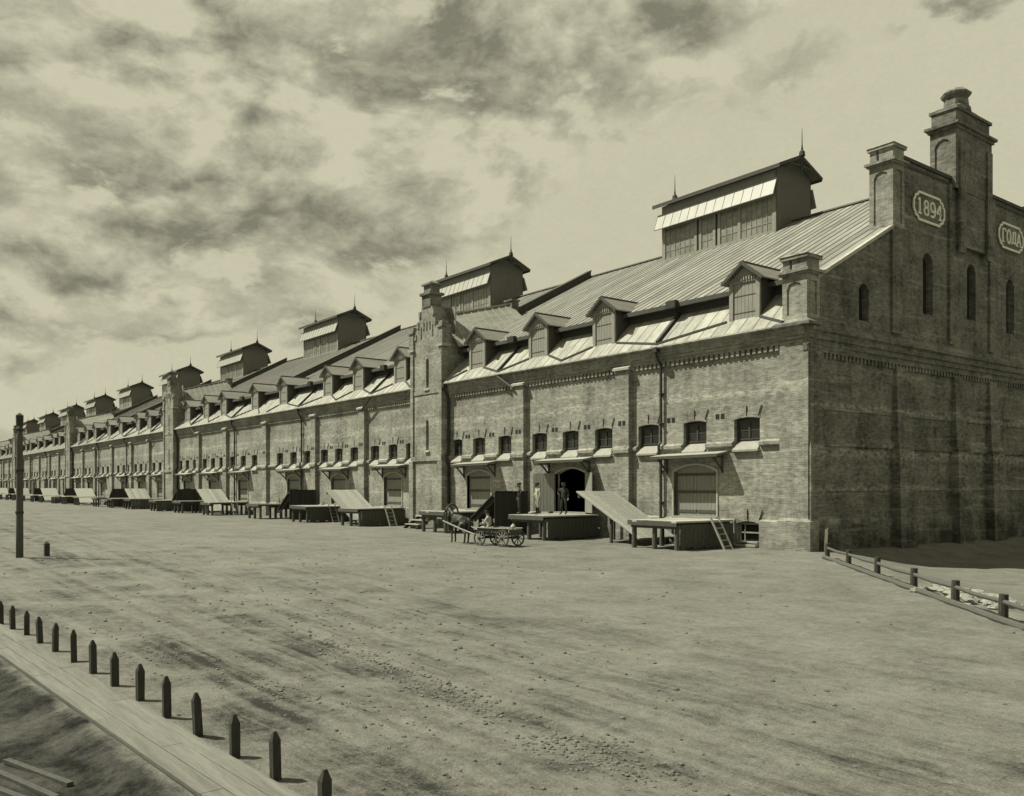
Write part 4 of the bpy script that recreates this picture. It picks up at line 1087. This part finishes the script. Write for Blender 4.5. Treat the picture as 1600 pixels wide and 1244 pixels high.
# stones
def stone_mb(mb, c, r, rr):
    n = 7; i = len(mb.v); ph = rr.uniform(0, 6); sq = rr.uniform(.6, 1.0)
    rings = [(-.5, .75), (.1, 1.0), (.55, .62)]
    for z, k in rings:
        for q in range(n):
            a = ph + 2 * PI * q / n; k2 = k * rr.uniform(.75, 1.2)
            mb.v.append((c[0] + r * k2 * math.cos(a), c[1] + r * k2 * math.sin(a) * .85, c[2] + r * z * sq))
    for lv in range(2):
        for q in range(n):
            mb.f.append((i + lv * n + q, i + lv * n + (q + 1) % n, i + (lv + 1) * n + (q + 1) % n, i + (lv + 1) * n + q)); mb.mi.append(0)
    mb.f.append(tuple(i + 2 * n + q for q in range(n))); mb.mi.append(0)
rr = random.Random(3)
hp = MB()
for k in range(150):
    u, v = rr.gauss(0, 1.15), rr.gauss(0, .45)
    x, y = 11.9 + u * .72 + v * .7, -10.3 - u * .72 + v * .7
    r = rr.uniform(.05, .20); stone_mb(hp, (x, y, ground_h(x, y) + r * .25 + max(0, .10 - .15 * math.hypot(u * .7, v * 1.6))), r, rr)
tag(hp.build('rubble_heap', M_rubst), 'heap of pale broken stones behind the rail fence', 'rubble', kind='stuff')
gs = MB()
def patch(cx, cy, sx, sy, k, rmin, rmax, rot):
    for _ in range(k):
        u, v = rr.gauss(0, 1) * sx, rr.gauss(0, 1) * sy
        x, y = cx + u * math.cos(rot) - v * math.sin(rot), cy + u * math.sin(rot) + v * math.cos(rot)
        if math.hypot(x - 22.4, y + 33.4) < 3: continue
        r = rr.uniform(rmin, rmax); stone_mb(gs, (x, y, ground_h(x, y) + r * .15), r, rr)
patch(15.6, -27.1, .62, .26, 420, .006, .034, -.04); patch(12.5, -26.8, 1.0, .20, 320, .007, .036, -.05); patch(9.6, -26.5, 1.4, .25, 240, .007, .036, -.05)
patch(11.5, -28.3, 2.6, .5, 130, .008, .03, .1); patch(4, -25.5, 6, 1.4, 200, .015, .05, .12); patch(14, -25, 5, 3.0, 260, .008, .03, .1); patch(0, -18, 12, 6, 260, .015, .06, 0)
patch(8.5, -28.9, 3.5, .35, 160, .010, .035, .06)
tag(gs.build('gravel', M_clod), 'small stones scattered over the worn cart track', 'gravel', kind='stuff')
# loose boards on the soil beyond the footpath
for i, (x, y, a, ln) in enumerate(((12.25, -31.72, .30, 1.3), (12.45, -31.93, .27, 1.6), (12.95, -32.0, .33, 1.5))):
    o = put('loose_board', MB().box(-ln / 2, ln / 2, -.035, .035, -.02, .018).mesh('loose_board', M_wooddk), None, (x, y, ground_h(x, y) + .01), a)
    tag(o, ['farthest loose board lying on the dark soil left of the footpath', 'middle loose board lying on the dark soil left of the footpath', 'nearest loose board lying on the dark soil left of the footpath'][i], 'board', 'loose boards on the soil')

# ------------------------------------------------------------------ people, horse and cart
def skin(verts, edges, radii, root, sub=2):
    me = bpy.data.meshes.new('skin'); me.from_pydata(verts, edges, [])
    o = bpy.data.objects.new('skin', me); col.objects.link(o)
    md = o.modifiers.new('s', 'SKIN'); md.use_smooth_shade = True; md.branch_smoothing = .6
    for i, sv in enumerate(me.skin_vertices[0].data):
        r = radii[i]; sv.radius = r if isinstance(r, tuple) else (r, r); sv.use_root = (i == root)
    s2 = o.modifiers.new('u', 'SUBSURF'); s2.levels = sub; s2.render_levels = sub
    bpy.context.view_layer.update()
    out_ = bpy.data.meshes.new_from_object(o.evaluated_get(bpy.context.evaluated_depsgraph_get()))
    bpy.data.objects.remove(o); return out_
def merge(name, meshes, mats, pick):
    bm = bmesh.new()
    for me in meshes: bm.from_mesh(me)
    out_ = bpy.data.meshes.new(name); bm.to_mesh(out_); bm.free()
    out_.materials.clear()
    for m in mats: out_.materials.append(m)
    for p in out_.polygons: p.material_index = pick(p.center); p.use_smooth = True
    return out_
def chain(pts, r0, r1, sub=1):
    n = len(pts); return skin(pts, [(i, i + 1) for i in range(n - 1)], [r0 + (r1 - r0) * i / (n - 1) for i in range(n)], 0, sub)
def person(name, label, loc, rz, J, mats, pick, hat=None, group=None):
    # J: joints; y is forward
    keys = ['pelvis', 'belly', 'chest', 'neck', 'head', 'crown', 'shL', 'elL', 'wrL', 'shR', 'elR', 'wrR', 'hipL', 'knL', 'anL', 'toL', 'hipR', 'knR', 'anR', 'toR']
    rad = dict(pelvis=(.155, .12), belly=(.145, .115), chest=(.165, .12), neck=.062, head=(.082, .10), crown=(.07, .085), shL=.075, elL=.052, wrL=.036, shR=.075, elR=.052, wrR=.036, hipL=.095, knL=.068, anL=.05, toL=.042, hipR=.095, knR=.068, anR=.05, toR=.042)
    ix = {k: i for i, k in enumerate(keys)}
    ed = [('pelvis', 'belly'), ('belly', 'chest'), ('chest', 'neck'), ('neck', 'head'), ('head', 'crown')]
    for s in 'LR': ed += [('chest', 'sh' + s), ('sh' + s, 'el' + s), ('el' + s, 'wr' + s), ('pelvis', 'hip' + s), ('hip' + s, 'kn' + s), ('kn' + s, 'an' + s), ('an' + s, 'to' + s)]
    me = skin([J[k] for k in keys], [(ix[a], ix[b]) for a, b in ed], [rad[k] for k in keys], 0, 2)
    parts = [me]
    for s in 'LR':                            # palm and five fingers
        wv = Vector(J['wr' + s]); d = (wv - Vector(J['el' + s])).normalized()
        sd_ = d.cross(Vector((0, 1, 0)));
        if sd_.length < .2: sd_ = d.cross(Vector((1, 0, 0)))
        sd_.normalize(); nn = sd_.cross(d)
        parts.append(chain([wv, wv + d * .05, wv + d * .095], .03, .034, 1))
        for k, ln in enumerate((.065, .078, .072, .055)):
            b0 = wv + d * .09 + sd_ * (-.027 + .018 * k)
            parts.append(chain([b0, b0 + d * ln * .55 + nn * .008, b0 + d * ln * .85 + nn * .03], .009, .008, 0))
        b0 = wv + d * .03 + sd_ * -.032
        parts.append(chain([b0, b0 + d * .04 - sd_ * .025, b0 + d * .07 - sd_ * .025 + nn * .01], .011, .009, 0))
    hd = Vector(J['head']); nd = Vector(J.get('face', (0, 1, 0))).normalized(); sdv = nd.cross(Vector((0, 0, 1))).normalized()
    parts.append(chain([hd + nd * .085 + Vector((0, 0, .035)), hd + nd * .115 + Vector((0, 0, -.005))], .010, .018, 0))
    for s in (-1, 1): parts.append(chain([hd + sdv * s * .082 + Vector((0, 0, .02)), hd + sdv * s * .088 + Vector((0, 0, -.03))], .016, .012, 0))
    def pk(c):
        return pick(c)
    body = merge('person', parts, mats, pk)
    o = put(name, body, None, loc, rz); tag(o, label, 'person', group)
    cr = Vector(J['crown'])
    if hat == 'cap':
        m = MB(); m.tube([cr + Vector((0, 0, -.07)), cr + Vector((0, 0, -.03)), cr + Vector((0, 0, .015)), cr + Vector((0, 0, .035))], [.10, .108, .125, .08], 12)
        m.hexa([tuple(cr + sdv * -.08 + nd * .08 + Vector((0, 0, -.055))), tuple(cr + sdv * .08 + nd * .08 + Vector((0, 0, -.055))), tuple(cr + sdv * .06 + nd * .17 + Vector((0, 0, -.07))), tuple(cr + sdv * -.06 + nd * .17 + Vector((0, 0, -.07))),
                tuple(cr + sdv * -.08 + nd * .08 + Vector((0, 0, -.03))), tuple(cr + sdv * .08 + nd * .08 + Vector((0, 0, -.03))), tuple(cr + sdv * .06 + nd * .17 + Vector((0, 0, -.055))), tuple(cr + sdv * -.06 + nd * .17 + Vector((0, 0, -.055)))])
        m.build('cap', M_boot, o, smooth=True)
    else:
        MB().tube([cr + nd * -.03 + Vector((0, 0, -.10)), cr + nd * -.025 + Vector((0, 0, .0)), cr + nd * -.01 + Vector((0, 0, .06)), cr + Vector((0, 0, .085))], [.092, .103, .085, .03], 12).build('hair', M_boot, o, smooth=True)
    # beard and eyes
    MB().tube([hd + nd * .07 + Vector((0, 0, -.035)), hd + nd * .085 + Vector((0, 0, -.085)), hd + nd * .08 + Vector((0, 0, -.12))], [.05, .048, .02], 8).build('beard', M_boot, o, smooth=True)
    for s in (-1, 1): MB().tube([hd + nd * .092 + sdv * s * .033 + Vector((0, 0, .04)), hd + nd * .098 + sdv * s * .033 + Vector((0, 0, .04))], .011, 6).build('eye', M_void, o)
    return o
def stand(armsL, armsR, spread=.11, lean=0):
    J = dict(pelvis=(0, 0, .93), belly=(0, .01, 1.10), chest=(0, .0, 1.32), neck=(0, -.01, 1.48), head=(0, .02, 1.60), crown=(0, .015, 1.69),
             shL=(-.19, -.01, 1.39), shR=(.19, -.01, 1.39), hipL=(-.10, 0, .88), hipR=(.10, 0, .88), knL=(-spread, .03, .50), knR=(spread, .02, .50), anL=(-spread - .01, -.02, .09), anR=(spread + .02, -.01, .09),
             toL=(-spread - .03, .14, .035), toR=(spread + .06, .14, .035))
    J['elL'], J['wrL'] = armsL; J['elR'], J['wrR'] = armsR
    return J
def pick_std(c):
    if c.z > 1.50: return 0
    if c.z > .90: return 1 if not (abs(c.x) > .15 and c.z < 1.0 and False) else 0
    if c.z > .38: return 2
    return 3
def pick_arms(c):                            # hands bare
    if c.z < .92 and c.z > .70 and abs(c.x) > .245: return 0
    return pick_std(c)
down = lambda s: ((s * .27, -.03, 1.12), (s * .29, .06, .90))
akimbo = lambda s: ((s * .40, -.06, 1.17), (s * .22, .10, 1.02))
DZ = 1.31
person('person', 'man in pale shirt and pale trousers standing on the platform', (-14.75, -3.05, DZ), R(165), stand(down(-1), akimbo(1)), [M_skin, M_shirtw, M_trousw, M_boot], pick_arms, 'cap', 'men on the platform')
person('person', 'man in dark clothes standing in front of the open doorway', (-13.55, -2.2, DZ), R(200), stand(down(-1), akimbo(1), .13), [M_skin, M_shirtd, M_trousd, M_boot], pick_arms, 'cap', 'men on the platform')
person('person', 'man in dark clothes against the shaded chute, left of the others', (-15.45, -3.75, DZ), R(150), stand(akimbo(-1), down(1)), [M_skin, M_shirtd, M_trousd, M_boot], pick_arms, 'cap', 'men on the platform')

# cart, standing with its front turned left
CH = R(192); CS = .86                                   # heading of cart (direction of travel)
cart = thing('farm_cart', 'open four-wheeled farm cart with plank sides behind the horse', 'cart', (-11.15, -8.35, 0), CH - R(90))
cart.scale = (CS, CS, CS)
def wheel_meshes(r):
    rim = MB(); n = 26
    for k in range(n):
        a0, a1 = 2 * PI * k / n, 2 * PI * (k + 1) / n
        P_ = lambda a, rr_, x: (x, rr_ * math.cos(a), rr_ * math.sin(a))
        rim.hexa([P_(a0, r - .065, -.032), P_(a0, r, -.032), P_(a1, r, -.032), P_(a1, r - .065, -.032), P_(a0, r - .065, .032), P_(a0, r, .032), P_(a1, r, .032), P_(a1, r - .065, .032)])
    hub = MB().tube([(-.14, 0, 0), (-.05, 0, 0), (.05, 0, 0), (.14, 0, 0)], [.06, .085, .085, .06], 10)
    sp = MB().bar((0, 0, .07), (0, 0, r - .06), .036, .045)
    return rim.mesh('wheel', M_wooddk), hub.mesh('hub', M_wooddk), sp.mesh('spoke', M_frame)
for r, y in ((.42, .86), (.47, -.80)):
    wm, hm, spm = wheel_meshes(r)
    for s in (-.66, .66):
        wo = put('wheel', wm, cart, (s, y, r)); put('hub', hm, wo)
        for k in range(10):
            q = put('spoke', spm, wo); q.rotation_euler = (2 * PI * k / 10, 0, 0)
    MB().bar((-.66, y, r), (.66, y, r), .09, .09).build('axle', M_wooddk, cart)
MB().box(-.05, .05, -1.0, 1.05, .44, .54).build('perch', M_wooddk, cart)
for i in range(4): MB().box(-.42 + i * .21, -.42 + i * .21 + .20, -1.12, 1.15, .60, .635).build('floor_board', M_wood, cart)
for s in (-1, 1):
    for k in range(2):
        z = .64 + k * .17
        MB().hexa([(s * (.44 + k * .05), -1.12, z), (s * (.47 + k * .05), -1.12, z), (s * (.47 + k * .05), 1.15, z), (s * (.44 + k * .05), 1.15, z), (s * (.48 + k * .05), -1.12, z + .16), (s * (.51 + k * .05), -1.12, z + .16), (s * (.51 + k * .05), 1.15, z + .16), (s * (.48 + k * .05), 1.15, z + .16)]).build('side_board', M_wooddk, cart)
    MB().tube([(s * .57, -1.22, .99), (s * .57, 1.25, .99)], .032, 8).build('side_rail', M_wood, cart)
    for y in (-1.0, 0, 1.0): MB().bar((s * .42, y, .56), (s * .58, y, 1.02), .05, .05).build('stake', M_wooddk, cart)
MB().box(-.46, .46, -1.15, -1.125, .64, .95).build('tail_board', M_wooddk, cart)
# straw lying in the cart: many short stalks over a low mound
sw = MB(); rs = random.Random(11)
for k in range(420):
    x, y = rs.uniform(-.5, .5), rs.uniform(-1.08, .7); z = .70 + .24 * (1 - (x / .55) ** 2) + rs.uniform(-.03, .05)
    a = rs.uniform(0, PI); d = Vector((math.cos(a) * .16, math.sin(a) * .16, rs.uniform(-.05, .05)))
    c = Vector((x, y, z)); sw.bar(c - d, c + d, .012, .012)
sw.hexa([(-.44, -1.08, .64), (.44, -1.08, .64), (.46, .75, .64), (-.46, .75, .64), (-.25, -1.0, .88), (.25, -1.0, .88), (.25, .6, .88), (-.25, .6, .88)])
so = sw.build('straw_load', M_straw, None, (-11.15, -8.35, 0)); so.rotation_euler = (0, 0, CH - R(90)); so.scale = (CS, CS, CS); tag(so, 'loose straw lying in the open farm cart', 'straw', kind='stuff')
def sack():
    bm = bmesh.new(); bmesh.ops.create_uvsphere(bm, u_segments=14, v_segments=10, radius=.12)
    for v in bm.verts:
        v.co.z *= 1.05 if v.co.z > 0 else .8
        f = 1 + .12 * noise.noise(v.co * 9); v.co.x *= f; v.co.y *= f
        if v.co.z > .09: v.co.x *= .5; v.co.y *= .5; v.co.z += .03
    me = bpy.data.meshes.new('sack'); bm.to_mesh(me); bm.free(); me.materials.append(M_shirtw)
    for p in me.polygons: p.use_smooth = True
    return me
cw = Matrix.Translation((-11.15, -8.35, 0)) @ Matrix.Rotation(CH - R(90), 4, 'Z') @ Matrix.Scale(CS, 4)
o = put('sack', sack(), None, tuple(cw @ Vector((.2, -.85, 1.06)))); tag(o, 'small white tied sack at the back of the farm cart', 'sack')

# horse, standing to the left of the cart
HH = R(180)
hp_ = Vector((-13.95, -8.75, 0))
hv = dict(rump=(0, -.62, 1.28), loin=(0, -.30, 1.27), mid=(0, .05, 1.22), chest=(0, .42, 1.24), wither=(0, .50, 1.36), neck1=(0, .78, 1.58), poll=(0, 1.02, 1.86), brow=(0, 1.14, 1.82), nose=(0, 1.36, 1.56), muz=(0, 1.42, 1.48), brisket=(0, .62, 1.12))
hr = dict(rump=(.24, .27), loin=(.27, .29), mid=(.28, .32), chest=(.25, .31), wither=(.15, .22), neck1=(.11, .19), poll=(.085, .115), brow=(.095, .125), nose=(.065, .08), muz=(.06, .065), brisket=(.17, .2))
he = [('rump', 'loin'), ('loin', 'mid'), ('mid', 'chest'), ('chest', 'wither'), ('wither', 'neck1'), ('neck1', 'poll'), ('poll', 'brow'), ('brow', 'nose'), ('nose', 'muz'), ('chest', 'brisket')]
for s, q in ((-1, 'L'), (1, 'R')):
    dF, dH = (.06 * s, .05 * s)
    hv.update({'sh' + q: (s * .17, .50, 1.02), 'fe' + q: (s * .16, .48 + dF, .78), 'fk' + q: (s * .15, .52 + dF, .46), 'ff' + q: (s * .15, .50 + dF, .12), 'fh' + q: (s * .15, .56 + dF, .04),
               'th' + q: (s * .18, -.58, 1.05), 'st' + q: (s * .17, -.42 + dH, .82), 'hk' + q: (s * .15, -.74 + dH, .52), 'hf' + q: (s * .15, -.68 + dH, .12), 'hh' + q: (s * .15, -.61 + dH, .04)})
    hr.update({'sh' + q: (.12, .16), 'fe' + q: (.08, .10), 'fk' + q: .055, 'ff' + q: .042, 'fh' + q: .065, 'th' + q: (.15, .20), 'st' + q: (.11, .14), 'hk' + q: .06, 'hf' + q: .044, 'hh' + q: .065})
    he += [('chest', 'sh' + q), ('sh' + q, 'fe' + q), ('fe' + q, 'fk' + q), ('fk' + q, 'ff' + q), ('ff' + q, 'fh' + q), ('rump', 'th' + q), ('th' + q, 'st' + q), ('st' + q, 'hk' + q), ('hk' + q, 'hf' + q), ('hf' + q, 'hh' + q)]
hk = list(hv); hi = {k: i for i, k in enumerate(hk)}
sc = .94
hme = skin([tuple(Vector(hv[k]) * sc) for k in hk], [(hi[a], hi[b]) for a, b in he], [tuple(x * sc for x in hr[k]) if isinstance(hr[k], tuple) else hr[k] * sc for k in hk], hi['mid'], 2)
ears = [chain([Vector((s * .05, 1.04, 1.92)) * sc, Vector((s * .065, 1.05, 2.04)) * sc], .028, .008, 0) for s in (-1, 1)]
hme = merge('horse', [hme] + ears, [M_horse, M_boot], lambda c: 1 if c.z < .07 else 0)
horse = put('horse', hme, None, tuple(hp_), HH - R(90)); tag(horse, 'dappled dark horse in harness standing left of the cart', 'horse')
mn = MB()
for k in range(16):
    f = k / 15; p = Vector((0, .5, 1.55)).lerp(Vector((0, 1.0, 1.97)), f) * sc
    mn.tube([p, p + Vector((.09, -.02, -.06)), p + Vector((.14, -.03, -.24))], [.03, .03, .01], 5)
mn.build('mane', M_boot, horse)
MB().tube([Vector((0, -.83, 1.36)) * sc, Vector((0, -.98, 1.2)) * sc, Vector((.02, -.98, .8)) * sc, Vector((.02, -.92, .48)) * sc], [.04, .07, .075, .02], 8).build('tail', M_boot, horse, smooth=True)
# harness: collar, shaft bow and the two shafts to the cart
hn = thing('harness', 'arched wooden shaft bow, collar and pale shafts on the horse', 'harness', tuple(hp_), HH - R(90))
cl_ = MB(); pts_ = [(.24 * math.cos(a), .58 + .12 * math.sin(a), 1.20 + .36 * math.sin(a)) for a in [2 * PI * k / 16 for k in range(17)]]
cl_.tube(pts_, .055, 8, 0, False); cl_.build('collar', M_boot, hn)
bw_p = [(.40 * math.cos(a), .62, 1.12 + .82 * math.sin(a) ** .8) for a in [PI * k / 16 for k in range(17)]]
MB().tube(bw_p, .045, 8).build('shaft_bow', M_wooddk, hn)
inv = (Matrix.Translation(hp_) @ Matrix.Rotation(HH - R(90), 4, 'Z')).inverted()
for s in (-1, 1):
    a = Vector((s * .42, .80, 1.10)); b = inv @ (cw @ Vector((s * .45, .86, .46)))
    MB().tube([a, a.lerp(b, .5) + Vector((s * .05, 0, -.02)), b], .042, 8).build('shaft', M_wood, hn)
MB().tube([Vector((.05, 1.35, 1.42)), Vector((.35, .6, 1.25)), inv @ (cw @ Vector((.1, .9, 1.0)))], .012, 5).build('rein', M_boot, hn)
# the carter sits on the front of the cart, legs hanging over the side
Js = dict(pelvis=(0, 0, .12), belly=(0, .03, .30), chest=(0, .08, .52), neck=(0, .11, .68), head=(0, .16, .79), crown=(0, .16, .88), shL=(-.18, .07, .58), shR=(.18, .07, .58),
          elL=(-.26, .16, .34), wrL=(-.12, .38, .30), elR=(.26, .16, .34), wrR=(.12, .40, .28), hipL=(-.10, .05, .10), hipR=(.10, .05, .10), knL=(-.14, .42, .10), knR=(.14, .44, .08), anL=(-.14, .40, -.30), anR=(.16, .46, -.32), toL=(-.15, .53, -.36), toR=(.17, .60, -.38), face=(0, 1, -.1))
def pick_sit(c):
    if c.z > .69: return 0
    if c.z > .16 and c.y < .33: return 1
    if c.z > .2: return 0
    if c.z > -.22: return 2
    return 3
pz = cw @ Vector((.30, .95, .86))
person('person', 'carter in a pale shirt seated at the front of the farm cart', tuple(pz), CH - R(90) + R(18), Js, [M_skin, M_shirtw, M_trousw, M_boot], pick_sit, 'cap')
MB().box(-.52, .52, .78, 1.12, .80, .88).build('seat_board', M_wood, cart)
